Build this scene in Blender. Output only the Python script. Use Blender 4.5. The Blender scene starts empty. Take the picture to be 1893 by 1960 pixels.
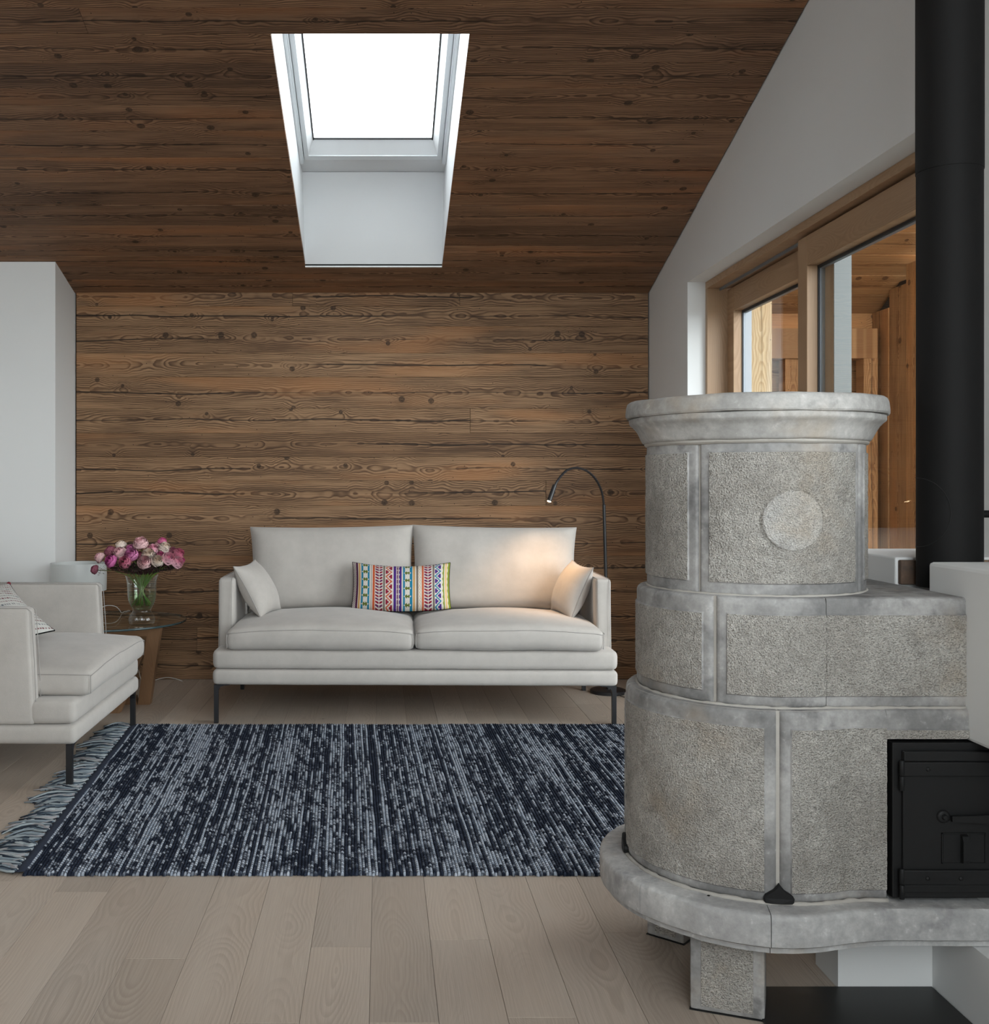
import bpy, bmesh, math, random
import numpy as np
from mathutils import Vector, Matrix, Euler

random.seed(7)
rng = np.random.default_rng(7)
SC = bpy.context.scene
COL = SC.collection
F, CX, CY, CH = 2050.0, 730.0, 927.0, 1.08      # focal length in px, principal point, eye height

# ------------------------------------------------------------------ camera, world, light, exposure
cam = bpy.data.cameras.new('camera')
cam.sensor_fit = 'HORIZONTAL'
cam.sensor_width = 36.0
cam.lens = F / 1893.0 * 36.0
cam.shift_x = (946.5 - CX) / 1893.0
cam.shift_y = -(980.0 - CY) / 1893.0
cam.clip_start = 0.05
camo = bpy.data.objects.new('camera', cam)
camo.location = (0, 0, CH)
camo.rotation_euler = (math.pi / 2, 0, 0)
COL.objects.link(camo)
SC.camera = camo

SKY = 4.0
world = bpy.data.worlds.new('sky')
SC.world = world
world.use_nodes = True
wn = world.node_tree.nodes
bg = wn['Background']
bg.inputs[0].default_value = (0.925, 0.965, 1.0, 1)
wt = world.node_tree                                 # hazy overcast: brighter towards the horizon
_tc = wn.new('ShaderNodeTexCoord')
_sp = wn.new('ShaderNodeSeparateXYZ')
_mr = wn.new('ShaderNodeMapRange')
_mr.inputs[1].default_value, _mr.inputs[2].default_value = 0.0, 1.0
_mr.inputs[3].default_value, _mr.inputs[4].default_value = SKY * 1.45, SKY * 0.36
wt.links.new(_tc.outputs['Generated'], _sp.inputs[0])
wt.links.new(_sp.outputs[2], _mr.inputs[0])
wt.links.new(_mr.outputs[0], bg.inputs[1])

SC.view_settings.view_transform = 'Standard'
SC.view_settings.look = 'None'
SC.view_settings.gamma = 1.0
SC.view_settings.use_curve_mapping = False
SC.view_settings.exposure = 0.95
SC.cycles.use_denoising = True
SC.cycles.max_bounces = 10
SC.cycles.diffuse_bounces = 6
SC.cycles.transparent_max_bounces = 24
SC.cycles.caustics_reflective = False
SC.cycles.caustics_refractive = False


def portal(name, loc, rot, sx, sy):
    L = bpy.data.lights.new(name, 'AREA')
    L.shape = 'RECTANGLE'
    L.size, L.size_y = sx, sy
    L.cycles.is_portal = True
    o = bpy.data.objects.new(name, L)
    o.location = loc
    o.rotation_euler = rot
    COL.objects.link(o)


SL = 0.2774                                       # roof slope
SA = math.pi - math.atan(SL)


def ceil_z(y):
    return CH + 2.705 - SL * y


portal('front_daylight', (0.42, -1.72, 2.45), (math.pi / 2, 0, 0), 2.0, 2.9)
portal('side_daylight', (1.85, -0.05, 1.75), (0, math.pi / 2, 0), 1.7, 2.9)
portal('door_daylight', (1.78, 3.97, 1.03), (0, math.pi / 2, 0), 2.06, 2.44)
portal('roof_daylight', (-0.04, 4.6, 3.05), (math.radians(-15.5), 0, 0), 0.75, 1.5)

# ------------------------------------------------------------------ node helpers


class N:
    def __init__(s, name, rough=0.6, spec=0.5):
        s.m = bpy.data.materials.new(name)
        s.m.use_nodes = True
        s.t = s.m.node_tree
        s.b = s.t.nodes['Principled BSDF']
        s.b.inputs['Roughness'].default_value = rough
        s.b.inputs['Specular IOR Level'].default_value = spec

    def n(s, typ, **kw):
        x = s.t.nodes.new(typ)
        for k, v in kw.items():
            setattr(x, k, v)
        return x

    def put(s, sock, v):
        if v is None:
            return
        if isinstance(v, bpy.types.NodeSocket):
            s.t.links.new(v, sock)
        else:
            if sock.type == 'RGBA' and len(v) == 3:
                v = (*v, 1)
            sock.default_value = v

    def m_(s, op, a, b=None, c=None, clamp=False):
        x = s.n('ShaderNodeMath', operation=op, use_clamp=clamp)
        s.put(x.inputs[0], a)
        s.put(x.inputs[1], b)
        s.put(x.inputs[2], c)
        return x.outputs[0]

    def add(s, a, b): return s.m_('ADD', a, b)
    def sub(s, a, b): return s.m_('SUBTRACT', a, b)
    def mul(s, a, b): return s.m_('MULTIPLY', a, b)
    def mad(s, a, b, c): return s.m_('MULTIPLY_ADD', a, b, c)

    def step(s, v, lo, hi):
        x = s.n('ShaderNodeMapRange', interpolation_type='SMOOTHSTEP')
        s.put(x.inputs[0], v)
        x.inputs[1].default_value, x.inputs[2].default_value = lo, hi
        return x.outputs[0]

    def rng(s, v, a, b, c, d):
        x = s.n('ShaderNodeMapRange')
        s.put(x.inputs[0], v)
        for i, q in enumerate((a, b, c, d)):
            s.put(x.inputs[1 + i], q)
        return x.outputs[0]

    def xyz(s, x=0.0, y=0.0, z=0.0):
        c = s.n('ShaderNodeCombineXYZ')
        s.put(c.inputs[0], x)
        s.put(c.inputs[1], y)
        s.put(c.inputs[2], z)
        return c.outputs[0]

    def sep(s, v):
        c = s.n('ShaderNodeSeparateXYZ')
        s.put(c.inputs[0], v)
        return c.outputs

    def coord(s, kind='Object'):
        return s.n('ShaderNodeTexCoord').outputs[kind]

    def rand(s):
        return s.n('ShaderNodeObjectInfo').outputs['Random']

    def noise(s, v, scale, detail=2.0, rough=0.5, dist=0.0):
        x = s.n('ShaderNodeTexNoise')
        s.put(x.inputs['Vector'], v)
        s.put(x.inputs['Scale'], scale)
        x.inputs['Detail'].default_value = detail
        x.inputs['Roughness'].default_value = rough
        x.inputs['Distortion'].default_value = dist
        return x.outputs[0]

    def voro(s, v, scale, feature='F1'):
        x = s.n('ShaderNodeTexVoronoi', feature=feature, voronoi_dimensions='2D')
        s.put(x.inputs['Vector'], v)
        x.inputs['Scale'].default_value = scale
        x.inputs['Randomness'].default_value = 0.7
        return x

    def white(s, v):
        x = s.n('ShaderNodeTexWhiteNoise', noise_dimensions='3D')
        s.put(x.inputs[0], v)
        return x.outputs

    def mix(s, f, a, b, mode='MIX'):
        x = s.n('ShaderNodeMix', data_type='RGBA', blend_type=mode)
        s.put(x.inputs[0], f)
        s.put(x.inputs[6], a)
        s.put(x.inputs[7], b)
        return x.outputs[2]

    def color(s, c):
        s.put(s.b.inputs['Base Color'], c)
        return s

    def bump(s, h, strength=0.3, dist=0.01):
        x = s.n('ShaderNodeBump')
        x.inputs['Strength'].default_value = strength
        x.inputs['Distance'].default_value = dist
        s.put(x.inputs['Height'], h)
        s.put(s.b.inputs['Normal'], x.outputs[0])
        return s


def plain(name, col, rough=0.6, metal=0.0, spec=0.5, var=0.06, scale=6.0, bump=0.0, bscale=200.0):
    a = N(name, rough, spec)
    co = a.coord()
    v = a.noise(co, scale, 3)
    lo = tuple(c * (1 - var) for c in col)
    hi = tuple(min(1, c * (1 + var)) for c in col)
    a.color(a.mix(v, lo, hi))
    a.b.inputs['Metallic'].default_value = metal
    if bump:
        a.bump(a.noise(co, bscale, 2), bump, 0.002)
    return a.m


def old_wood(name, light, dark, tones, crack=1.0, ringpitch=0.0095, knots=0.30, contrast=1.0, rough=0.62):
    """reclaimed softwood board: local x runs along the grain, local y across it"""
    a = N(name, rough, 0.25)
    o = a.sep(a.coord())
    R = a.rand()
    ox = a.mad(R, 57.0, o[0])
    oz = a.mul(R, 31.0)
    v = o[1]
    wob = a.noise(a.xyz(ox, 0, oz), 1.1, 2)
    fine = a.noise(a.xyz(a.mul(ox, 5.0), a.mul(v, 26.0), oz), 1.0, 3)
    vc = a.sub(v, a.mul(a.sub(wob, 0.5), 0.07))
    dep = a.noise(a.xyz(ox, 9.0, oz), 2.4, 3, 0.6)
    dep = a.mul(a.sub(dep, 0.30), 0.11)
    d = a.m_('SQRT', a.add(a.mul(vc, vc), a.mul(dep, dep)))
    # knots
    vo = a.voro(a.xyz(ox, a.add(v, a.add(3.3, oz)), 0), 6.5)
    kd = vo.outputs['Distance']
    kr = a.sep(vo.outputs['Color'])
    gate = a.m_('LESS_THAN', kr[0], knots)
    ksz = a.mad(kr[1], 0.085, 0.075)
    kk = a.m_('DIVIDE', kd, ksz)
    swell = a.mul(a.m_('EXPONENT', a.mul(a.mul(kk, kk), -0.16)), gate)
    d2 = a.sub(d, a.mul(swell, 0.022))
    t = a.add(a.m_('DIVIDE', d2, ringpitch), a.mul(fine, 1.5))
    fr = a.m_('FRACT', t)
    late = a.mul(a.step(fr, 0.25, 0.86), a.sub(1.0, a.step(fr, 0.90, 1.0)))
    fade = a.noise(a.xyz(a.mul(ox, 1.4), a.mul(v, 9.0), oz), 1.6, 2)
    late = a.mul(late, a.step(fade, 0.24, 0.54))
    late = a.mul(late, 1.0 * contrast)
    fib = a.noise(a.xyz(a.mul(ox, 3.5), a.mul(v, 260.0), oz), 1.0, 3, 0.65)
    # board tone
    tone = a.n('ShaderNodeValToRGB')
    tone.color_ramp.interpolation = 'LINEAR'
    e = tone.color_ramp.elements
    e[0].position, e[0].color = 0.0, (*tones[0], 1)
    e[1].position, e[1].color = 1.0, (*tones[-1], 1)
    for i, tc in enumerate(tones[1:-1]):
        q = e.new((i + 1) / (len(tones) - 1))
        q.color = (*tc, 1)
    a.put(tone.inputs[0], a.white(a.xyz(R, 4.0, 1.0))[0])
    c = a.mix(late, light, dark)
    c = a.mix(a.rng(fib, 0.38, 0.70, 0.0, 0.62), c, dark)
    lines = a.noise(a.xyz(a.mul(ox, 0.9), a.mul(v, 150.0), a.add(oz, 3.0)), 1.0, 2, 0.5)
    c = a.mix(a.mul(a.step(lines, 0.56, 0.70), 0.55), c, dark)
    # weathered patches
    st = a.noise(a.xyz(a.mul(ox, 1.3), a.mul(v, 11.0), oz), 1.3, 4, 0.6)
    c = a.mix(a.mul(a.step(st, 0.50, 0.76), 0.6), c, tuple(x * 0.62 for x in dark))
    pt = a.noise(a.xyz(a.mul(ox, 0.8), a.mul(v, 5.0), a.add(oz, 5.0)), 1.2, 2)
    c = a.mix(a.mul(a.step(pt, 0.52, 0.74), 0.5), c, (light[0] * 1.15, light[1] * 0.86, light[2] * 0.62))
    c = a.mix(1.0, c, tone.outputs[0], 'MULTIPLY')
    # knot discs with a dark rim and heart
    disc = a.mul(a.sub(1.0, a.step(kk, 0.62, 0.82)), gate)
    kn = a.noise(a.xyz(ox, v, oz), 130.0, 2)
    c = a.mix(a.mul(disc, a.rng(kn, 0.3, 0.7, 0.55, 0.95)), c, tuple(x * 0.30 for x in dark))
    smear = a.mul(a.m_('EXPONENT', a.mul(a.mul(a.m_('DIVIDE', kd, 0.26), a.m_('DIVIDE', kd, 0.26)), -1.0)), a.m_('LESS_THAN', kr[0], knots * 0.45))
    c = a.mix(a.mul(smear, a.mul(a.step(fib, 0.42, 0.6), 0.5)), c, tuple(x * 0.35 for x in dark))
    # nail and worm holes
    nv = a.voro(a.xyz(ox, a.add(v, a.add(1.3, oz)), 0), 16.0)
    ng = a.m_('LESS_THAN', a.sep(nv.outputs['Color'])[0], 0.13)
    hole = a.mul(a.m_('LESS_THAN', nv.outputs['Distance'], 0.036), ng)
    c = a.mix(hole, c, (0.012, 0.009, 0.007))
    # long drying cracks near the heart of the board
    w2 = a.noise(a.xyz(ox, 2.0, oz), 2.2, 4, 0.55)
    cv = a.m_('ABSOLUTE', a.sub(a.sub(v, a.mul(a.sub(wob, 0.5), 0.05)), a.mul(a.sub(w2, 0.5), 0.022)))
    cg = a.step(a.noise(a.xyz(ox, 5.0, oz), 0.9, 3), 0.36, 0.54)
    cw = a.mad(cg, 0.0026 * crack, -0.0001)
    cr = a.m_('LESS_THAN', cv, cw)
    crs = a.mul(a.sub(1.0, a.step(cv, 0.0, 0.010)), a.mul(cg, 0.45))
    c = a.mix(crs, c, tuple(x * 0.45 for x in dark))
    c = a.mix(a.mul(cr, 0.95), c, (0.010, 0.007, 0.005))
    cv2 = a.m_('ABSOLUTE', a.sub(a.sub(v, 0.028), a.mul(a.sub(a.noise(a.xyz(ox, 7.0, oz), 1.7, 3), 0.5), 0.05)))
    cg2 = a.step(a.noise(a.xyz(ox, 8.0, oz), 1.6, 2), 0.55, 0.70)
    cr2 = a.mul(a.m_('LESS_THAN', cv2, a.mul(cg2, 0.0011 * crack)), 0.9)
    c = a.mix(cr2, c, (0.012, 0.009, 0.007))
    a.color(c)
    h = a.sub(a.sub(a.mul(fib, 0.35), a.mul(late, -0.25)), a.mul(a.add(cr, cr2), 1.6))
    a.bump(h, 0.35, 0.003)
    return a.m


def oak(name, light, dark, knots=0.0, ringpitch=0.011, rough=0.45, fibre=0.4, tone=0.16, late_amt=0.75):
    a = N(name, rough, 0.4)
    o = a.sep(a.coord())
    R = a.rand()
    ox = a.mad(R, 43.0, o[0])
    oz = a.mul(R, 17.0)
    v = o[1]
    wob = a.noise(a.xyz(ox, 0, oz), 0.9, 2)
    vc = a.sub(v, a.mul(a.sub(wob, 0.5), 0.16))
    dep = a.mul(a.sub(a.noise(a.xyz(ox, 9.0, oz), 1.5, 2), 0.32), 0.26)
    d = a.m_('SQRT', a.add(a.mul(vc, vc), a.mul(dep, dep)))
    c = light
    if knots:
        vo = a.voro(a.xyz(ox, a.add(v, a.add(3.3, oz)), 0), 3.6)
        kd = vo.outputs['Distance']
        kr = a.sep(vo.outputs['Color'])
        gate = a.m_('LESS_THAN', kr[0], knots)
        kk = a.m_('DIVIDE', kd, a.mad(kr[1], 0.03, 0.022))
        d = a.sub(d, a.mul(a.mul(a.m_('EXPONENT', a.mul(a.mul(kk, kk), -0.08)), gate), 0.03))
    fine = a.noise(a.xyz(a.mul(ox, 3.0), a.mul(v, 20.0), oz), 1.0, 3)
    fr = a.m_('FRACT', a.add(a.m_('DIVIDE', d, ringpitch), a.mul(fine, 0.9)))
    late = a.mul(a.step(fr, 0.15, 0.85), a.sub(1.0, a.step(fr, 0.88, 1.0)))
    fade = a.noise(a.xyz(a.mul(ox, 1.1), a.mul(v, 7.0), oz), 1.3, 2)
    late = a.mul(late, a.step(fade, 0.35, 0.65))
    fib = a.noise(a.xyz(a.mul(ox, 6.0), a.mul(v, 420.0), oz), 1.0, 2, 0.7)
    c = a.mix(a.mul(late, late_amt), light, dark)
    c = a.mix(a.rng(fib, 0.35, 0.75, 0.0, fibre), c, dark)
    big = a.noise(a.xyz(ox, a.mul(v, 4.0), oz), 1.4, 2)
    c = a.mix(a.rng(big, 0.3, 0.7, 0.0, 0.22), c, (light[0], light[1] * 0.88, light[2] * 0.76))
    g = a.rng(a.white(a.xyz(R, 2.0, 3.0))[0], 0, 1, 1.0 - tone, 1.0 + tone)
    gg = a.n('ShaderNodeCombineXYZ')
    for i in range(3):
        a.put(gg.inputs[i], g)
    c = a.mix(1.0, c, gg.outputs[0], 'MULTIPLY')
    if knots:
        disc = a.mul(a.sub(1.0, a.step(kk, 0.3, 0.9)), gate)
        c = a.mix(a.mul(disc, 0.75), c, tuple(x * 0.28 for x in dark))
        halo = a.mul(a.sub(1.0, a.step(kk, 0.6, 3.0)), gate)
        c = a.mix(a.mul(halo, 0.3), c, tuple(x * 0.7 for x in dark))
    a.color(c)
    a.bump(a.mul(fib, 0.5), 0.12, 0.002)
    return a.m


def stone(name, lo, hi, dark, pit=0.0, grain=26.0):
    a = N(name, 0.8, 0.3)
    geo = a.n('ShaderNodeNewGeometry')
    p = geo.outputs['Position']
    n1 = a.noise(p, 5.0, 5, 0.62)
    n2 = a.noise(p, 48.0, 4, 0.7)
    n3 = a.noise(p, 14.0, 4, 0.65)
    c = a.mix(a.step(n1, 0.36, 0.64), lo, hi)
    c = a.mix(a.mul(a.step(n3, 0.50, 0.70), 0.70), c, dark)
    c = a.mix(a.rng(n2, 0.35, 0.7, 0.35, 0.0), c, tuple(x * 0.55 for x in dark))
    c = a.mix(a.mul(a.step(n2, 0.60, 0.74), 0.35), c, tuple(min(1, x * 1.25) for x in hi))
    rust = a.noise(p, 3.6, 4, 0.65)
    c = a.mix(a.mul(a.step(rust, 0.53, 0.72), 0.40), c, (hi[0] * 0.72, hi[1] * 0.55, hi[2] * 0.36))
    if pit:
        q = a.sep(p)
        ang = a.m_('ARCTAN2', a.sub(q[0], 0.84), a.sub(2.42, q[1]))
        base = a.add(a.mul(q[2], 95.0), a.mul(a.noise(p, 30.0, 2), 3.0))
        nn = a.noise(a.xyz(a.mul(ang, 62.0), a.mul(q[2], 330.0), a.mul(q[0], 200.0)), 1.0, 2, 0.6, 0.4)
        nm = a.noise(p, 300.0, 2, 0.6)
        h = a.add(a.mul(nn, 0.75), a.mul(nm, 0.55))
        dk = a.sub(1.0, a.step(h, 0.52, 0.66))
        c = a.mix(a.mul(dk, pit), c, tuple(x * 0.62 for x in dark))
        li = a.step(h, 0.70, 0.86)
        c = a.mix(a.mul(li, 0.35), c, tuple(min(1, x * 1.3) for x in hi))
        a.bump(h, 1.0, 0.012)
    else:
        a.bump(a.add(a.mul(n2, 0.7), n3), 0.35, 0.003)
    a.color(c)
    return a.m


def fabric(name, col, weave=900.0, var=0.10, mott=9.0):
    a = N(name, 0.92, 0.15)
    co = a.coord()
    o = a.sep(co)
    w1 = a.noise(a.xyz(a.mul(o[0], 2.2), o[1], o[2]), weave * 0.45, 1)
    m1 = a.noise(co, mott, 4, 0.6)
    m2 = a.noise(co, mott * 5, 2)
    f = a.add(a.mul(m1, 0.6), a.add(a.mul(m2, 0.15), a.mul(w1, 0.25)))
    c = a.mix(a.rng(f, 0.3, 0.7, 0, 1), tuple(x * (1 - var) for x in col), tuple(min(1, x * (1 + var)) for x in col))
    a.color(c)
    a.b.inputs['Sheen Weight'].default_value = 0.25
    a.b.inputs['Sheen Roughness'].default_value = 0.5
    a.bump(a.add(w1, a.mul(m1, 1.5)), 0.18, 0.0015)
    return a.m


def clear_glass(name, tint=(1, 1, 1), refl=1.0, ior=1.45):
    a = N(name)
    t = a.t
    tr = a.n('ShaderNodeBsdfTransparent')
    tr.inputs[0].default_value = (*tint, 1)
    gl = a.n('ShaderNodeBsdfGlossy')
    gl.inputs['Roughness'].default_value = 0.0
    gl.inputs[0].default_value = (1, 1, 1, 1)
    lw = a.n('ShaderNodeLayerWeight')
    f0 = ((ior - 1) / (ior + 1)) ** 2
    f5 = a.m_('POWER', lw.outputs['Facing'], 5.0)
    mx = a.n('ShaderNodeMixShader')
    lw.inputs[0].default_value = 0.5
    a.put(mx.inputs[0], a.mul(a.mad(f5, 1 - f0, f0), refl))
    t.links.new(tr.outputs[0], mx.inputs[1])
    t.links.new(gl.outputs[0], mx.inputs[2])
    t.links.new(mx.outputs[0], t.nodes['Material Output'].inputs[0])
    return a.m


def vcol(name, rough=0.9, weave=500.0, bump=0.25):
    a = N(name, rough, 0.15)
    at = a.n('ShaderNodeVertexColor', layer_name='col')
    w = a.noise(a.coord(), weave, 2)
    a.color(a.mix(a.rng(w, 0.3, 0.7, 0.25, 0.0), at.outputs[0], (0.02, 0.02, 0.02)))
    a.bump(w, bump, 0.002)
    return a.m


M = {}
M['wall_wood'] = old_wood('reclaimed wall wood', (0.365, 0.230, 0.133), (0.104, 0.058, 0.032),
                          [(0.72, 0.66, 0.60), (1.0, 0.95, 0.9), (0.86, 0.80, 0.74), (1.1, 1.06, 1.0), (0.95, 0.87, 0.8)], 1.0)
M['ceil_wood'] = old_wood('reclaimed ceiling wood', (0.36, 0.216, 0.130), (0.105, 0.058, 0.034),
                          [(0.62, 0.60, 0.60), (0.95, 0.88, 0.82), (0.78, 0.74, 0.72), (1.08, 1.02, 0.98), (0.9, 0.8, 0.72)], 0.75, knots=0.30)
M['terrace_wood'] = old_wood('amber terrace wood', (0.50, 0.27, 0.115), (0.24, 0.105, 0.040),
                             [(0.8, 0.8, 0.8), (1, 1, 1), (1.12, 1.05, 0.95)], 0.35, 0.008, 0.2, 0.8)
M['pale_wood'] = old_wood('pale post wood', (0.70, 0.56, 0.36), (0.42, 0.28, 0.14),
                          [(0.95, 0.95, 0.95), (1, 1, 1)], 0.4, 0.010, 0.2, 0.7)
M['floor_oak'] = oak('greige oak floor', (0.475, 0.405, 0.342), (0.30, 0.245, 0.20), 0.10, 0.0075, 0.42, 0.50, 0.12, 0.50)
M['frame_oak'] = oak('oak door frame', (0.42, 0.275, 0.165), (0.29, 0.175, 0.095), 0.0, 0.006, 0.45, 0.5, 0.05, 0.5)
M['table_oak'] = oak('walnut toned table wood', (0.26, 0.150, 0.082), (0.17, 0.092, 0.050), 0.0, 0.006, 0.45, 0.5, 0.08, 0.5)
M['plaster'] = plain('white plaster', (0.78, 0.785, 0.78), 0.9, var=0.015, scale=3, bump=0.06, bscale=240)
M['lining'] = plain('white painted lining', (0.74, 0.755, 0.77), 0.45, var=0.01)
M['white_metal'] = plain('white window metal', (0.70, 0.73, 0.755), 0.35, var=0.01)
M['backing'] = plain('dark batten backing', (0.02, 0.017, 0.015), 0.95, var=0.1)
M['subfloor'] = plain('dark subfloor', (0.035, 0.026, 0.02), 0.9, var=0.1)
M['stone_field'] = stone('bush hammered soapstone', (0.54, 0.508, 0.465), (0.68, 0.65, 0.605), (0.37, 0.345, 0.31), 0.62)
M['stone_medal'] = stone('pale medallion soapstone', (0.70, 0.675, 0.64), (0.80, 0.775, 0.74), (0.52, 0.50, 0.475), 0.5)
M['stone_smooth'] = stone('chiselled soapstone', (0.235, 0.231, 0.228), (0.46, 0.45, 0.44), (0.145, 0.142, 0.143))
M['stone_cornice'] = stone('cornice soapstone', (0.36, 0.35, 0.335), (0.55, 0.535, 0.515), (0.23, 0.222, 0.213))
M['stone_bench'] = stone('bench soapstone', (0.42, 0.415, 0.412), (0.62, 0.615, 0.605), (0.28, 0.277, 0.283))
M['mortar'] = plain('pale mortar', (0.43, 0.405, 0.37), 0.95, var=0.10, scale=40, bump=0.5, bscale=120)
M['rubble'] = stone('bare masonry', (0.16, 0.10, 0.07), (0.30, 0.22, 0.15), (0.07, 0.065, 0.06))
M['iron'] = plain('black cast iron', (0.0095, 0.0095, 0.0098), 0.55, 0.0, 0.28, var=0.25, scale=9, bump=0.12, bscale=160)
M['pipe'] = plain('matt black flue steel', (0.0095, 0.0092, 0.0092), 0.68, 0.0, 0.18, var=0.08, scale=3, bump=0.03, bscale=500)
M['seam'] = plain('black joint', (0.006, 0.006, 0.006), 0.8, var=0.05)
M['black_metal'] = plain('black lacquered metal', (0.014, 0.014, 0.016), 0.38, 0.0, 0.5, var=0.05)
M['slate'] = plain('black hearth steel', (0.014, 0.014, 0.0145), 0.42, 0.0, 0.4, var=0.12, scale=4)
M['gasket'] = plain('dark glazing gasket', (0.03, 0.032, 0.035), 0.6)
M['spacer'] = plain('grey glazing spacer', (0.20, 0.23, 0.26), 0.35, 0.2)
M['fabric'] = fabric('light grey sofa fabric', (0.465, 0.435, 0.405))
M['fabric_seam'] = fabric('grey seam thread', (0.35, 0.33, 0.31))
M['shade'] = plain('frosted white lamp glass', (0.62, 0.64, 0.63), 0.35, var=0.02)
M['glass'] = clear_glass('window glass', (0.97, 0.985, 0.98), 0.6)
M['table_glass'] = clear_glass('table glass', (0.93, 0.97, 0.95), 0.9)
M['glass_edge'] = plain('dark green glass edge', (0.035, 0.06, 0.065), 0.15, var=0.1)
M['vase_glass'] = clear_glass('vase glass', (0.94, 0.96, 0.95), 1.3, 1.5)
M['water'] = clear_glass('vase water', (0.86, 0.92, 0.82), 0.4, 1.33)
M['stem'] = plain('green stem', (0.105, 0.19, 0.028), 0.5, var=0.3, scale=30)
M['leaf'] = plain('dark leaf', (0.026, 0.034, 0.016), 0.6, var=0.4, scale=40)
M['twig'] = plain('dark red seed heads', (0.055, 0.018, 0.020), 0.8, var=0.5, scale=60)
M['grey_post'] = plain('grey green metal edge', (0.055, 0.066, 0.062), 0.30, var=0.06)
M['ground'] = plain('grey outdoor ground', (0.22, 0.22, 0.20), 0.95, var=0.2, scale=2)
M['cord'] = plain('clear lamp cord', (0.62, 0.62, 0.60), 0.4)
M['navy'] = plain('navy rug binding', (0.018, 0.028, 0.055), 0.95, var=0.4, scale=180, bump=0.6, bscale=300)
a = N('warm lamp lens', 0.3)
a.b.inputs['Emission Color'].default_value = (1.0, 0.72, 0.42, 1)
a.b.inputs['Emission Strength'].default_value = 14.0
M['lens'] = a.m

# ------------------------------------------------------------------ mesh helpers


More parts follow.
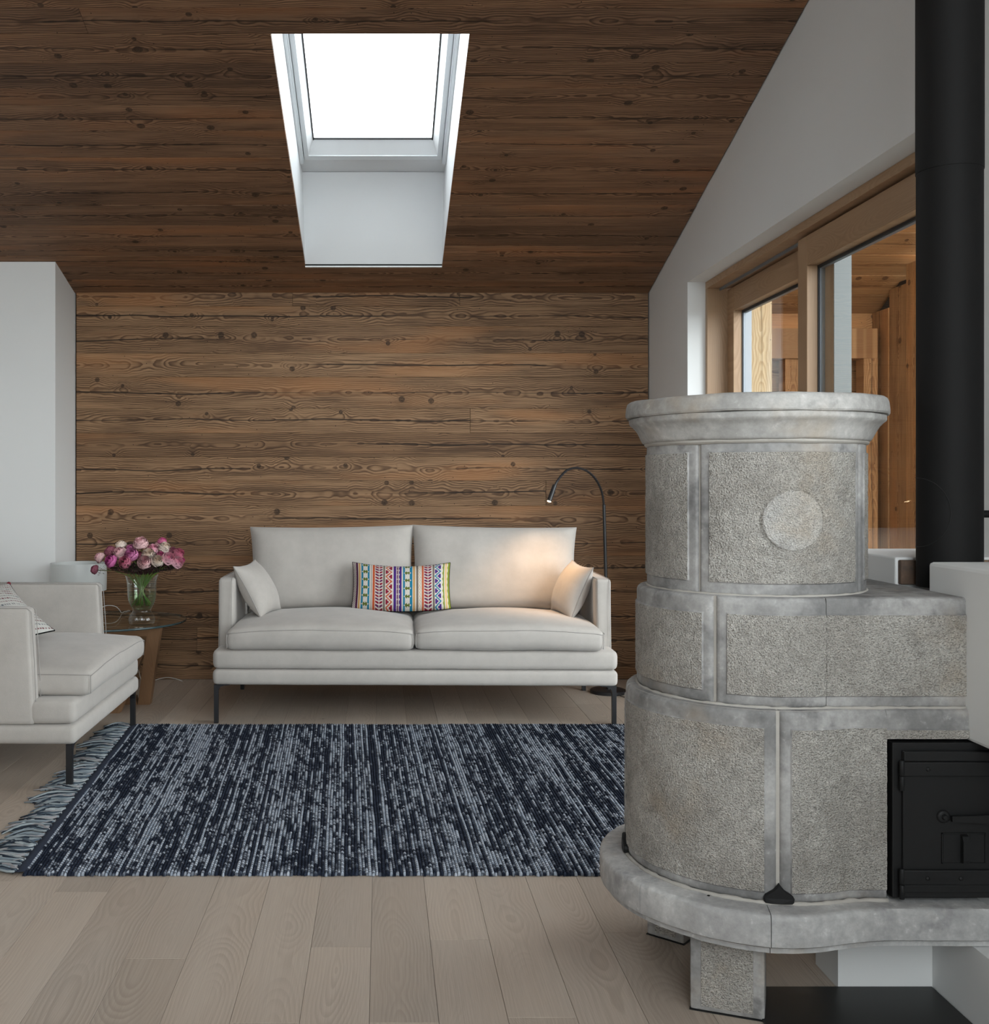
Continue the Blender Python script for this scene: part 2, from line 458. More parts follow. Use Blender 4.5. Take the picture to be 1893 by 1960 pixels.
class MB:
    def __init__(s):
        s.v, s.f, s.mi = [], [], []

    def add(s, vs, fs, mi=0):
        k = len(s.v)
        s.v += [tuple(x) for x in vs]
        s.f += [tuple(i + k for i in f) for f in fs]
        s.mi += [mi] * len(fs)

    def box(s, x0, x1, y0, y1, z0, z1, mi=0, b=0.0):
        if b <= 0:
            s.add([(x, y, z) for z in (z0, z1) for y in (y0, y1) for x in (x0, x1)],
                  [(0, 2, 3, 1), (4, 5, 7, 6), (0, 1, 5, 4), (2, 6, 7, 3), (0, 4, 6, 2), (1, 3, 7, 5)], mi)
            return
        bm = bmesh.new()
        bmesh.ops.create_cube(bm, size=1.0)
        bmesh.ops.scale(bm, vec=(x1 - x0, y1 - y0, z1 - z0), verts=bm.verts)
        bmesh.ops.translate(bm, vec=((x0 + x1) / 2, (y0 + y1) / 2, (z0 + z1) / 2), verts=bm.verts)
        bmesh.ops.bevel(bm, geom=list(bm.edges), offset=b, segments=2, affect='EDGES', profile=0.5)
        bm.verts.index_update()
        s.add([v.co for v in bm.verts], [[v.index for v in f.verts] for f in bm.faces], mi)
        bm.free()

    def prism(s, poly, axis, a0, a1, mi=0):
        """extrude polygon (2D) along axis; axis 'x': (y,z), 'y': (x,z), 'z': (x,y)"""
        n = len(poly)

        def P(p, a_):
            return {'x': (a_, p[0], p[1]), 'y': (p[0], a_, p[1]), 'z': (p[0], p[1], a_)}[axis]
        s.add([P(p, a0) for p in poly] + [P(p, a1) for p in poly],
              [tuple(range(n))[::-1], tuple(range(n, 2 * n))] + [(i, (i + 1) % n, n + (i + 1) % n, n + i) for i in range(n)], mi)

    def tube(s, pts, r, seg=8, mi=0, caps=True):
        pts = [Vector(p) for p in pts]
        rs = r if isinstance(r, (list, tuple)) else [r] * len(pts)
        vs, fs = [], []
        ref = Vector((0.123, 0.31, 0.94)).normalized()
        prev = None
        for i, p in enumerate(pts):
            d = (pts[min(i + 1, len(pts) - 1)] - pts[max(i - 1, 0)]).normalized()
            if prev is None:
                u = d.cross(ref)
                if u.length < 1e-4:
                    u = d.cross(Vector((1, 0, 0)))
            else:
                u = prev - d * prev.dot(d)
            u.normalize()
            prev = u
            w = d.cross(u)
            for k in range(seg):
                t = 2 * math.pi * k / seg
                vs.append(p + (u * math.cos(t) + w * math.sin(t)) * rs[i])
        for i in range(len(pts) - 1):
            for k in range(seg):
                k2 = (k + 1) % seg
                fs.append((i * seg + k, i * seg + k2, (i + 1) * seg + k2, (i + 1) * seg + k))
        if caps:
            fs.append(tuple(range(seg))[::-1])
            fs.append(tuple(range((len(pts) - 1) * seg, len(pts) * seg)))
        s.add(vs, fs, mi)

    def lathe(s, prof, c=(0, 0), seg=32, mi=0, a0=0.0, a1=None):
        full = a1 is None
        a1 = a0 + 2 * math.pi if full else a1
        cols = seg if full else seg + 1
        vs, fs = [], []
        for (r, z) in prof:
            for k in range(cols):
                t = a0 + (a1 - a0) * k / seg
                vs.append((c[0] + r * math.cos(t), c[1] + r * math.sin(t), z))
        for i in range(len(prof) - 1):
            for k in range(seg):
                k2 = (k + 1) % cols
                fs.append((i * cols + k, i * cols + k2, (i + 1) * cols + k2, (i + 1) * cols + k))
        s.add(vs, fs, mi)

    def grid(s, vs, nu, nv, mi=0, closed=False):
        fs = [(j * nu + i, j * nu + i + 1, (j + 1) * nu + i + 1, (j + 1) * nu + i) for j in range(nv - 1) for i in range(nu - 1)]
        s.add(vs, fs, mi)

    def build(s, name, mats, parent=None, smooth=False, recalc=True, angle=None):
        me = bpy.data.meshes.new(name)
        me.from_pydata(s.v, [], s.f)
        if not isinstance(mats, (list, tuple)):
            mats = [mats]
        for m in mats:
            me.materials.append(m)
        if len(mats) > 1:
            me.polygons.foreach_set('material_index', s.mi)
        if recalc:
            bm = bmesh.new()
            bm.from_mesh(me)
            bmesh.ops.recalc_face_normals(bm, faces=bm.faces)
            bm.to_mesh(me)
            bm.free()
        if smooth:
            me.polygons.foreach_set('use_smooth', [True] * len(me.polygons))
            if angle:
                me.set_sharp_from_angle(angle=math.radians(angle))
        me.update()
        o = bpy.data.objects.new(name, me)
        COL.objects.link(o)
        if parent is not None:
            o.parent = parent
        return o


def tag(o, label=None, cat=None, group=None, kind=None):
    if label: o['label'] = label
    if cat: o['category'] = cat
    if group: o['group'] = group
    if kind: o['kind'] = kind
    return o


def thing(name, label, cat, loc=(0, 0, 0), rz=0.0, group=None):
    o = bpy.data.objects.new(name, None)
    o.empty_display_size = 0.1
    o.location = loc
    o.rotation_euler = (0, 0, rz)
    COL.objects.link(o)
    return tag(o, label, cat, group)


def struct(name):
    o = bpy.data.objects.new(name, None)
    COL.objects.link(o)
    return tag(o, kind='structure')


def board_mesh(name, L, W, T, b, mat):
    """board centred on its local origin, top face at z=0, arrises eased by b"""
    m = MB()
    l, w = L / 2, W / 2

    def ring(dx, z):
        return [(-l + dx, -w + dx, z), (l - dx, -w + dx, z), (l - dx, w - dx, z), (-l + dx, w - dx, z)]
    m.add(ring(0, -T) + ring(0, -b) + ring(b, 0),
          [(3, 2, 1, 0), (8, 9, 10, 11)] + [(i, (i + 1) % 4, 4 + (i + 1) % 4, 4 + i) for i in range(4)]
          + [(4 + i, 4 + (i + 1) % 4, 8 + (i + 1) % 4, 8 + i) for i in range(4)])
    me = bpy.data.meshes.new(name)
    me.from_pydata(m.v, [], m.f)
    me.materials.append(mat)
    return me


_bm = {}


def board(parent, name, L, W, T, b, mat, loc, rot):
    key = (round(L, 3), round(W, 3), T, b, mat.name)
    if key not in _bm:
        _bm[key] = board_mesh(name, L, W, T, b, mat)
    o = bpy.data.objects.new(name, _bm[key])
    o.location, o.rotation_euler = loc, rot
    o.parent = parent
    COL.objects.link(o)
    return o


def smooth3(P_, k=6):
    P_ = [Vector(p) for p in P_]
    out, n = [], len(P_)
    for i in range(n - 1):
        p0, p1, p2, p3 = [P_[max(0, min(n - 1, i + d))] for d in (-1, 0, 1, 2)]
        for j in range(k):
            t = j / k
            out.append(0.5 * ((2 * p1) + (p2 - p0) * t + (2 * p0 - 5 * p1 + 4 * p2 - p3) * t * t + (3 * p1 - p0 - 3 * p2 + p3) * t ** 3))
    return out + [P_[-1]]


def wp(px, py, y):
    """world point seen at photo pixel (px,py) at depth y"""
    return Vector(((px - CX) / F * y, y, CH - (py - CY) / F * y))


# ------------------------------------------------------------------ SETTING
YB = 5.926
XL, XR = -1.697, 1.483
# floor
m = MB()
m.box(-3.5, 1.75, -1.8, 6.1, -0.10, -0.017)
fl = tag(m.build('floor', M['subfloor']), kind='structure')
PW = 0.14008
jr = random.Random(3)
joints = {-4: [2.44, 4.35], -3: [3.55, 5.2], -2: [2.15, 4.1], -1: [2.50, 4.6], 0: [2.15, 3.9, 5.4], 1: [2.54, 4.7], 2: [2.17, 4.2], 3: [3.3, 5.1],
          4: [2.58, 4.9], -5: [3.1, 5.0], 5: [2.05, 3.9]}
for k in range(-23, 13):
    x = -0.0244 + PW * (k + 0.5)
    if x > XR + 0.02:
        continue
    js = joints.get(k) or [2.0 + jr.random() * 1.5, 4.1 + jr.random() * 1.3]
    ys = [-1.6, 0.4] + sorted(js) + [YB + 0.01]
    for y0, y1 in zip(ys, ys[1:]):
        board(fl, 'plank', round(y1 - y0 - 0.0008, 4), PW - 0.0008, 0.016, 0.0004, M['floor_oak'],
              (x, (y0 + y1) / 2, jr.uniform(-0.0004, 0)), (0, 0, math.pi / 2))
# back wall of reclaimed boards
m = MB()
m.box(-3.5, 1.8, YB + 0.028, YB + 0.25, -0.1, 2.6)
wb = tag(m.build('wall_back', M['backing']), kind='structure')
rows = [551, 586, 624.5, 676, 721.5, 782, 829, 875, 920, 968, 1016, 1064, 1110, 1157, 1200.5, 1246, 1302]
cuts = {0: [560, 880], 1: [], 8: [1045], 14: [377], 12: [700], 5: [900]}
for i, (a0, a1) in enumerate(zip(rows, rows[1:])):
    z1, z0 = CH + (CY - a0) / F * YB, CH + (CY - a1) / F * YB
    xs = [XL + 0.008] + [(c - CX) / F * YB for c in cuts.get(i, [])] + [XR - 0.006]
    if i == len(rows) - 2:
        z0 = 0.001
    for x0, x1 in zip(xs, xs[1:]):
        board(wb, 'plank', round(x1 - x0 - 0.0012, 3), round(z1 - z0 - 0.0008, 4), 0.026, 0.0007, M['wall_wood'],
              ((x0 + x1) / 2, YB + 0.001 + jr.uniform(-0.0015, 0.0015), (z0 + z1) / 2), (math.pi / 2, 0, 0))
# ceiling
HX0, HX1, HY0, HY1 = -0.400, 0.318, 3.876, 5.626      # skylight opening
m = MB()


def ceil_slab(x0, x1, y0, y1):
    t0, t1 = 0.024, 0.22
    m.prism([(y0, ceil_z(y0) + t0), (y1, ceil_z(y1) + t0), (y1, ceil_z(y1) + t1), (y0, ceil_z(y0) + t1)], 'x', x0, x1)


ceil_slab(-3.5, HX0 - 0.005, -1.8, 6.15)
ceil_slab(HX1 + 0.005, 1.80, -1.8, 6.15)
ceil_slab(HX0 - 0.005, HX1 + 0.005, -1.8, HY0 - 0.02)
ceil_slab(HX0 - 0.005, HX1 + 0.005, HY1 + 0.02, 6.15)
ce = tag(m.build('ceiling', M['backing']), kind='structure')
ry = [5.93, 5.776, 5.626, 5.516, 5.406, 5.21, 5.029, 4.833, 4.644, 4.452, 4.287, 4.177, 4.031, 3.876, 3.745]
y = 3.745
while y > -1.6:
    y -= 0.155 + jr.uniform(-0.02, 0.03)
    ry.append(y)
K = math.hypot(1, SL)
for i, (y1, y0) in enumerate(zip(ry, ry[1:])):
    xl = -1.70 if y0 > 5.55 else -3.45
    hole = y0 > HY0 - 0.01 and y1 < HY1 + 0.01
    segs = [(xl, HX0), (HX1, XR - 0.004)] if hole else [(xl, XR - 0.004)]
    if i == 13:
        segs = [(xl, -1.06), (-1.06, XR - 0.004)]
    elif not hole and y0 < 3.7:
        c = jr.uniform(-2.6, 1.0)
        segs = [(xl, c), (c, XR - 0.004)]
    yc = (y0 + y1) / 2
    for x0, x1 in segs:
        d = jr.uniform(-0.002, 0.002)
        board(ce, 'plank', round(x1 - x0 - 0.0015, 3), round((y1 - y0) * K - 0.0010, 4), 0.022, 0.0008, M['ceil_wood'],
              ((x0 + x1) / 2, yc, ceil_z(yc) + d), (SA, 0, 0))

# right wall with the glazed door opening and, nearer, an unseen window added for light
DY0, DY1, DZ = 2.75, 5.188, CH + 0.979


def wall_x(mb, x0, x1, y0, y1, z0=0.0, z1=None):
    if z1 is None:
        poly = [(y0, z0), (y1, z0), (y1, ceil_z(y1) + 0.03), (y0, ceil_z(y0) + 0.03)]
    else:
        poly = [(y0, z0), (y1, z0), (y1, z1), (y0, z1)]
    mb.prism(poly, 'x', x0, x1)


m = MB()
wall_x(m, XR, 1.76, DY1, YB + 0.2)
wall_x(m, XR, 1.76, DY0, DY1, DZ)
wall_x(m, XR, 1.76, 1.40, DY0)
wall_x(m, XR, 1.76, -1.50, 1.40, 2.60)
wall_x(m, XR, 1.76, -1.50, 1.40, 0.0, 0.90)
wall_x(m, XR, 1.76, -1.8, -1.50)
tag(m.build('wall_right', M['plaster']), kind='structure')
m = MB()
wall_x(m, -3.4, XL, 5.575, YB + 0.02)
tag(m.build('wall_left', M['plaster']), kind='structure')
m = MB()
wall_x(m, -3.6, -3.4, -1.8, 6.1)
tag(m.build('wall_far_left', M['plaster']), kind='structure')
m = MB()
m.box(-3.6, -0.6, -1.8, -1.6, 0, 4.3)
m.box(1.4, 1.76, -1.8, -1.6, 0, 4.3)
m.box(-0.6, 1.4, -1.8, -1.6, 3.9, 4.3)
m.box(-0.6, 1.4, -1.8, -1.6, 0.0, 1.0)
tag(m.build('wall_front', M['plaster']), kind='structure')
w = struct('unseen_window_1')  # unseen glazing behind the camera, added and sized for the room light
m = MB()
for x in (-0.6, 0.37, 1.34):
    m.box(x, x + 0.06, -1.74, -1.66, 1.0, 3.9)
m.box(-0.6, 1.4, -1.74, -1.66, 1.0, 1.06)
m.box(-0.6, 1.4, -1.74, -1.66, 3.84, 3.9)
m.build('frame', M['frame_oak'], w)
m = MB()
m.box(-0.58, 1.38, -1.705, -1.695, 1.02, 3.88)
m.build('pane', M['glass'], w)
w = struct('unseen_window_2')  # unseen side window, added to bring in light from the right front
m = MB()
for y in (-1.50, -0.08, 1.34):
    m.box(1.58, 1.66, y, y + 0.06, 0.90, 2.60)
m.box(1.58, 1.66, -1.50, 1.40, 0.90, 0.96)
m.box(1.58, 1.66, -1.50, 1.40, 2.54, 2.60)
m.build('frame', M['frame_oak'], w)
m = MB()
m.box(1.615, 1.625, -1.48, 1.38, 0.92, 2.58)
m.build('pane', M['glass'], w)

# skylight: lining, frame, sash, glass
sk = struct('window_3')


def sash_z(y):
    return CH + 1.593 + SL * (5.26 - y)


def lin(pts, x0, x1, name='lining', mat='lining'):
    q = MB()
    q.prism(pts, 'x', x0, x1)
    return q.build(name, M[mat], sk)


side = [(HY1 + 0.01, ceil_z(HY1) + 0.004), (5.46, CH + 1.60), (5.27, CH + 1.64), (4.0, sash_z(4.0) + 0.03), (HY0 - 0.01, ceil_z(HY0) + 0.004)]
lin(side, HX0 - 0.02, HX0 - 0.0005)
lin(side, HX1 + 0.0005, HX1 + 0.02)
lin([(HY1 - 0.003, ceil_z(HY1) + 0.012), (HY1 + 0.03, ceil_z(HY1) + 0.012), (5.46, CH + 1.586), (5.425, CH + 1.582)], HX0 - 0.0004, HX1 + 0.0004)
lin([(HY1 - 0.004, ceil_z(HY1) - 0.004), (HY1 + 0.02, ceil_z(HY1) - 0.004), (HY1 + 0.02, ceil_z(HY1) + 0.003), (HY1 - 0.004, ceil_z(HY1) + 0.003)], HX0, HX1, 'edge_strip')
lin([(5.425, CH + 1.584), (5.46, CH + 1.584), (5.46, CH + 1.65), (5.22, CH + 1.665), (5.262, CH + 1.600)], HX0, HX1)
lin([(HY0 + 0.002, ceil_z(HY0) + 0.03), (HY0 - 0.018, ceil_z(HY0) + 0.03), (3.98, sash_z(4.0) + 0.03), (4.0, sash_z(4.0) + 0.03)], HX0, HX1)
lin([(HY1 + 0.001, ceil_z(HY1) + 0.002), (HY1 + 0.02, ceil_z(HY1) + 0.002), (HY1 + 0.02, ceil_z(HY1) + 0.013), (HY1 + 0.001, ceil_z(HY1) + 0.013)], HX0, HX1, 'shadow_gap', 'seam')


def sky_part(name, boxes, mat, parent=sk):
    q = MB()
    for bx in boxes:
        if len(bx) == 6:
            q.box(*bx)
        else:
            q.add(*bx[0])
    o = q.build(name, M[mat], parent)
    o.location = (-0.041, 5.26, CH + 1.593)
    o.rotation_euler = (SA, 0, 0)
    return o


W2 = 0.336
LS = 1.33
for sx in (-1, 1):
    xa, xb = sorted((sx * (W2 + 0.003), sx * 0.3585))
    sky_part('frame_jamb', [(xa, xb, -0.01, LS, -0.09, 0.014)], 'white_metal')
sky_part('frame_jamb', [(-0.3585, -W2 - 0.010, -0.005, LS, -0.02, 0.022), (W2 + 0.010, 0.3585, -0.005, LS, -0.02, 0.022)], 'white_metal')
sa = sky_part('sash', [(-W2, -W2 + 0.022, 0, LS, -0.07, 0.0), (W2 - 0.022, W2, 0, LS, -0.07, 0.0), (-W2 + 0.022, W2 - 0.022, 0, 0.034, -0.07, 0.0),
                       (-W2, W2, LS - 0.05, LS, -0.07, 0.0)], 'white_metal')
GX = 0.289
q = MB()
q.add([(-W2 + 0.022, 0.034, -0.004), (W2 - 0.022, 0.034, -0.004), (GX, 0.105, -0.048), (-GX, 0.105, -0.048),
       (-W2 + 0.022, LS, -0.004), (W2 - 0.022, LS, -0.004), (GX, LS, -0.048), (-GX, LS, -0.048)],
      [(0, 1, 2, 3), (0, 3, 7, 4), (1, 5, 6, 2)])
o = q.build('sash_bevel', M['lining'], sk, recalc=False)
o.location, o.rotation_euler = sa.location, sa.rotation_euler
sky_part('gasket', [(-GX - 0.002, GX + 0.002, 0.103, 0.111, -0.053, -0.046), (-GX - 0.002, -GX + 0.005, 0.1, LS, -0.053, -0.045),
                    (GX - 0.005, GX + 0.002, 0.1, LS, -0.053, -0.045)], 'gasket')
sky_part('pane', [(-GX - 0.01, GX + 0.01, 0.09, LS - 0.03, -0.062, -0.055)], 'glass')

# glazed lift-and-slide door in the right wall
dr = struct('door_1')
FX = 1.569


def part(name, mat, parent, *boxes, b=0.0):
    q = MB()
    for bx in boxes:
        q.box(*bx, b=b)
    return q.build(name, M[mat] if isinstance(mat, str) else mat, parent)


def wood_bar(name, parent, x0, x1, y0, y1, z0, z1, mat='frame_oak'):
    """bar with its local x along its longest side so that the grain follows it"""
    c = ((x0 + x1) / 2, (y0 + y1) / 2, (z0 + z1) / 2)
    d = (x1 - x0, y1 - y0, z1 - z0)
    q = MB()
    if d[2] >= max(d[0], d[1]):
        q.box(-d[2] / 2, d[2] / 2, -d[0] / 2, d[0] / 2, -d[1] / 2, d[1] / 2, b=0.002)
        rot = Matrix(((0, 1, 0), (0, 0, 1), (1, 0, 0)))
    elif d[1] >= d[0]:
        q.box(-d[1] / 2, d[1] / 2, -d[2] / 2, d[2] / 2, -d[0] / 2, d[0] / 2, b=0.002)
        rot = Matrix(((0, 0, 1), (1, 0, 0), (0, 1, 0)))
    else:
        q.box(-d[0] / 2, d[0] / 2, -d[1] / 2, d[1] / 2, -d[2] / 2, d[2] / 2, b=0.002)
        rot = Matrix.Identity(3)
    o = q.build(name, M[mat], parent)
    o.matrix_basis = Matrix.Translation(c) @ rot.to_4x4()
    return o


wood_bar('frame_head', dr, FX, FX + 0.19, DY0, DY1, DZ - 0.034, DZ - 0.0005)
wood_bar('frame_jamb', dr, FX, FX + 0.19, DY1 - 0.03, DY1 - 0.0005, 0, DZ - 0.034)
wood_bar('frame_jamb', dr, FX, FX + 0.19, DY0 + 0.0005, DY0 + 0.03, 0, DZ - 0.034)
part('track', 'spacer', dr, (1.628, 1.636, DY0 + 0.03, DY1 - 0.03, DZ - 0.046, DZ - 0.034))
part('threshold', 'spacer', dr, (FX, FX + 0.19, DY0 + 0.03, DY1 - 0.03, 0, 0.02))


def leaf(xp, y0, y1):
    z0, z1 = 0.022, DZ - 0.044
    L = bpy.data.objects.new('door_leaf', None)
    L.parent = dr
    COL.objects.link(L)
    t = 0.062
    wood_bar('stile', L, xp, xp + t, y1 - 0.088, y1, z0, z1)
    wood_bar('stile', L, xp, xp + t, y0, y0 + 0.088, z0, z1)
    wood_bar('rail', L, xp, xp + t, y0 + 0.088, y1 - 0.088, z1 - 0.112, z1)
    wood_bar('rail', L, xp, xp + t, y0 + 0.088, y1 - 0.088, z0, z0 + 0.12)
    ya, yb, za, zb = y0 + 0.088, y1 - 0.088, z0 + 0.12, z1 - 0.112
    part('gasket', 'gasket', L, (xp + 0.040, xp + 0.044, ya, ya + 0.006, za, zb), (xp + 0.040, xp + 0.044, yb - 0.006, yb, za, zb),
         (xp + 0.040, xp + 0.044, ya, yb, zb - 0.010, zb))
    part('glazing_spacer', 'spacer', L, (xp + 0.046, xp + 0.084, yb - 0.006, yb - 0.0005, za, zb), (xp + 0.046, xp + 0.084, ya, ya + 0.006, za, zb),
         (xp + 0.046, xp + 0.062, ya, yb, zb - 0.012, zb))
    part('pane', 'glass', L, (xp + 0.044, xp + 0.048, ya, yb, za, zb))


leaf(1.600, DY0 + 0.035, 4.115)
leaf(1.666, 3.95, DY1 - 0.032)
part('edge_profile', 'grey_post', dr, (1.668, 1.732, 3.9455, 3.9496, 0.03, DZ - 0.05))

# covered terrace outside the door
tb = struct('wall_terrace_back')
part('backing', 'backing', tb, (1.76, 3.0, 6.23, 6.35, -0.1, 2.6))
for i in range(11):
    board(tb, 'board', 1.2, 0.228, 0.03, 0.003, M['terrace_wood'], (2.36, 6.2 + 0.003 * (i % 2), 0.115 + 0.231 * i), (math.pi / 2, 0, 0))
tr_ = struct('wall_terrace_side')
part('backing', 'backing', tr_, (2.87, 3.0, 4.4, 6.3, -0.1, 2.2))
for i in range(9):
    yc = 6.1 - 0.2 * i
    hh = 2.02 + 0.5 * (6.2 - yc)
    board(tr_, 'board', round(hh, 3), 0.197, 0.03, 0.003, M['terrace_wood'], (2.84 + 0.004 * (i % 2), yc, hh / 2), Matrix(((0, 0, -1), (0, -1, 0), (-1, 0, 0))).to_euler())
ts = struct('ceiling_terrace')
TA = math.pi - math.atan(0.5)
q = MB()
q.prism([(3.6, 2.10 + 0.5 * 2.6), (6.3, 2.05 + 0.03), (6.3, 2.25), (3.6, 2.30 + 0.5 * 2.6)], 'x', 1.77, 3.0)
q.build('backing', M['backing'], ts)
for i in range(16):
    yc = 6.12 - 0.16 * i
    board(ts, 'board', 1.14, 0.177, 0.025, 0.003, M['terrace_wood'], (2.34, yc, 2.066 + 0.5 * (6.2 - yc)), (TA, 0, 0))
tf = struct('floor_terrace')
part('slab', 'ground', tf, (1.77, 4.5, -3.0, 6.3, -0.12, -0.03))


def post(name, label, mat, x0, x1, y0, y1, z0, z1, cat='post'):
    t = thing(name, label, cat, ((x0 + x1) / 2, (y0 + y1) / 2, z0))
    o = wood_bar('shaft', t, x0, x1, y0, y1, z0, z1, mat) if mat in ('terrace_wood', 'pale_wood') else part('shaft', mat, t, (x0, x1, y0, y1, z0, z1), b=0.004)
    o.matrix_basis = Matrix.Translation(-t.location) @ o.matrix_basis
    return t


post('timber_post', 'pale square timber post outside the far pane of the glazed door', 'pale_wood', 1.925, 2.035, 5.58, 5.68, -0.03, 2.30)
post('timber_post', 'amber timber post under the beam of the outdoor terrace wall, beside the door mullion', 'terrace_wood', 2.285, 2.36, 6.06, 6.16, -0.03, 1.79)
post('timber_post', 'rough timber post at the corner of the outdoor terrace walls', 'terrace_wood', 2.72, 2.80, 6.04, 6.14, -0.03, 1.79)
post('timber_beam', 'horizontal amber beam across the back wall of the outdoor terrace', 'terrace_wood', 1.78, 2.80, 6.04, 6.16, 1.79, 1.96, 'beam')
gd = MB()
gd.box(-30, 30, -30, 30, -0.5, -0.45)
tag(gd.build('ground', M['ground']), kind='structure')

# white half wall and plinth around the stove
hw = struct('wall_half')
HXW = 1.185
HT = CH - 0.168
part('wall_end', 'plaster', hw, (HXW, XR + 0.005, 2.47, 2.80, 0.0, HT), b=0.004)
part('hood_box', 'plaster', hw, (HXW, XR + 0.005, 1.45, 2.322, CH - 0.519, HT), b=0.008)
part('bare_masonry', 'rubble', hw, (HXW + 0.006, 1.42, 2.455, 2.4705, 0.85, HT - 0.006), b=0.003)
pl = struct('wall_plinth')
q = MB()
q.box(0.978, 1.46, 2.294, 2.412, 0.0, 0.158)
q.box(1.18, 1.46, 1.30, 2.294, 0.0, 0.158)
q.build('plinth', M['plaster'], pl)

# ------------------------------------------------------------------ STOVE
SX, SY = 0.84, 2.42
stove = thing('masonry_stove', 'round stepped grey stone stove with cornice, bench slab and black iron fire door', 'stove', (SX, SY, 0))


def stove_part(mb, name, mats, parent=stove, smooth=False, angle=None, inv=True):
    o = mb.build(name, mats, parent, smooth, True, angle)
    if inv:
        o.matrix_basis = Matrix.Translation((-SX, -SY, 0))
    return o


class Path:
    """plan outline: circle from angle a (degrees, 0 = towards the room, + = to its left) then a straight face at y=face"""

    def __init__(s, r, face=None, xend=None):
        s.r, s.face, s.xend = r, face, xend
        s.ak = math.degrees(math.acos((SY - face) / r)) if face else 400
        s.sk = s.s_of(-s.ak) if face else 1e9
        if face:
            s.xk = SX + r * math.sin(math.radians(s.ak))
            s.send = s.sk + xend - s.xk

    def s_of(s, a):
        return s.r * math.radians(180 - a)

    def s_x(s, x):
        return s.sk + x - s.xk

    def at(s, q, o=0.0):
        if q <= s.sk:
            a = math.radians(180) - q / s.r
            n = (-math.sin(a), -math.cos(a))
            return (SX + n[0] * (s.r + o), SY + n[1] * (s.r + o))
        return (s.xk + q - s.sk, s.face - o)


up = Path(0.233)
mid = Path(0.2556, 2.172, 1.185)
low = Path(0.2802, 2.160, 1.185)
ZT = [0.24, CH - 0.4543, CH - 0.2304, 1.1675]


def panel(path, s0, s1, z0, z1, marg=(0.022, 0.022, 0.022, 0.028), R=0.010, edges=(1, 1, 1, 1), deep=0.05, step=0.0065, name='stone_block'):
    def axis(lo, hi, ma, mb_, ea, eb):
        pts = []
        if ea:
            pts += [(lo, -deep)] + [(lo + R * (1 - math.cos(t)), -R * (1 - math.sin(t))) for t in (0, 0.5, 1.0)]
            pts.append((lo + R, 0))
        else:
            pts += [(lo, -deep), (lo, 0)]
        a_ = lo + ma if ma else None
        b_ = hi - mb_ if mb_ else None
        inner = []
        x0_ = pts[-1][0]
        x1_ = hi - R if eb else hi
        n = max(2, int((x1_ - x0_) / step))
        for i in range(1, n):
            inner.append(x0_ + (x1_ - x0_) * i / n)
        for e_ in (a_, b_):
            if e_ is not None:
                inner = [q for q in inner if abs(q - e_) > step * 0.6] + [e_ - 0.0012, e_ + 0.0012]
        inner.sort()
        pts += [(q, 0) for q in inner]
        if eb:
            pts.append((hi - R, 0))
            pts += [(hi - R * (1 - math.cos(t)), -R * (1 - math.sin(t))) for t in (1.0, 0.5, 0)] + [(hi, -deep)]
        else:
            pts += [(hi, 0), (hi, -deep)]
        return pts, a_, b_
    U, ua, ub = axis(s0, s1, marg[0], marg[1], edges[0], edges[1])
    V, va, vb = axis(z0, z1, marg[2], marg[3], edges[2], edges[3])

    def inf(q, lo, hi):
        return (lo is None or q > lo) and (hi is None or q < hi)
    vs, fld = [], []
    for (v, ov) in V:
        for (u, ou) in U:
            o = min(ou, ov)
            f = inf(u, ua, ub) and inf(v, va, vb)
            fld.append(f)
            if o == 0:
                o = 0.0030 + random.uniform(-0.0010, 0.0010) if f else random.uniform(-0.0004, 0.0004)
            x, y = path.at(u, o)
            vs.append((x, y, v))
    m = MB()
    nu, nv = len(U), len(V)
    m.v = vs
    for j in range(nv - 1):
        for i in range(nu - 1):
            q = (j * nu + i, j * nu + i + 1, (j + 1) * nu + i + 1, (j + 1) * nu + i)
            m.f.append(q)
            m.mi.append(1 if all(fld[k] for k in q) else 0)
    return stove_part(m, name, [M['stone_smooth'], M['stone_field']], smooth=True, angle=40)


g = 0.0021
A_ = lambda p, a: p.s_of(a)
# upper drum
for a0, a1 in ((180, 137), (137, 47), (47, -46), (-46, -137), (-137, -180)):
    panel(up, A_(up, a0) + g, A_(up, a1) - g, ZT[2], ZT[3] + 0.002, (0.022, 0.022, 0.026, 0.022), 0.006)
# middle tier
panel(mid, A_(mid, 180), A_(mid, 125) - g, ZT[1], ZT[2], (0.02, 0.02, 0.024, 0.032))
panel(mid, A_(mid, 125) + g, A_(mid, 36.5) - g, ZT[1], ZT[2], (0.022, 0.022, 0.026, 0.036), 0.011)
panel(mid, A_(mid, 36.5) + g, mid.sk - 0.0006, ZT[1], ZT[2], (0.024, 0, 0.024, 0.034), 0.010, (1, 0, 1, 1))
panel(mid, mid.sk + 0.0006, mid.send, ZT[1], ZT[2], (0, 0, 0.024, 0.034), 0.007, (0, 0, 1, 1))
# lower tier
panel(low, A_(low, 180), A_(low, 97) - g, ZT[0], ZT[1], (0.02, 0.02, 0.024, 0.032), 0.012)
panel(low, A_(low, 97) + g, A_(low, 9.3) - g, ZT[0], ZT[1], (0.012, 0.024, 0.022, 0.034), 0.013)
panel(low, A_(low, 9.3) + g, low.s_x(1.0185), ZT[0], ZT[1], (0.022, 0.0, 0.022, 0.036), 0.013, (1, 0, 1, 1))
panel(low, low.s_x(1.0185), low.send, 0.567, ZT[1], (0.0, 0.0, 0.0, 0.040), 0.010, (0, 0, 0, 1))

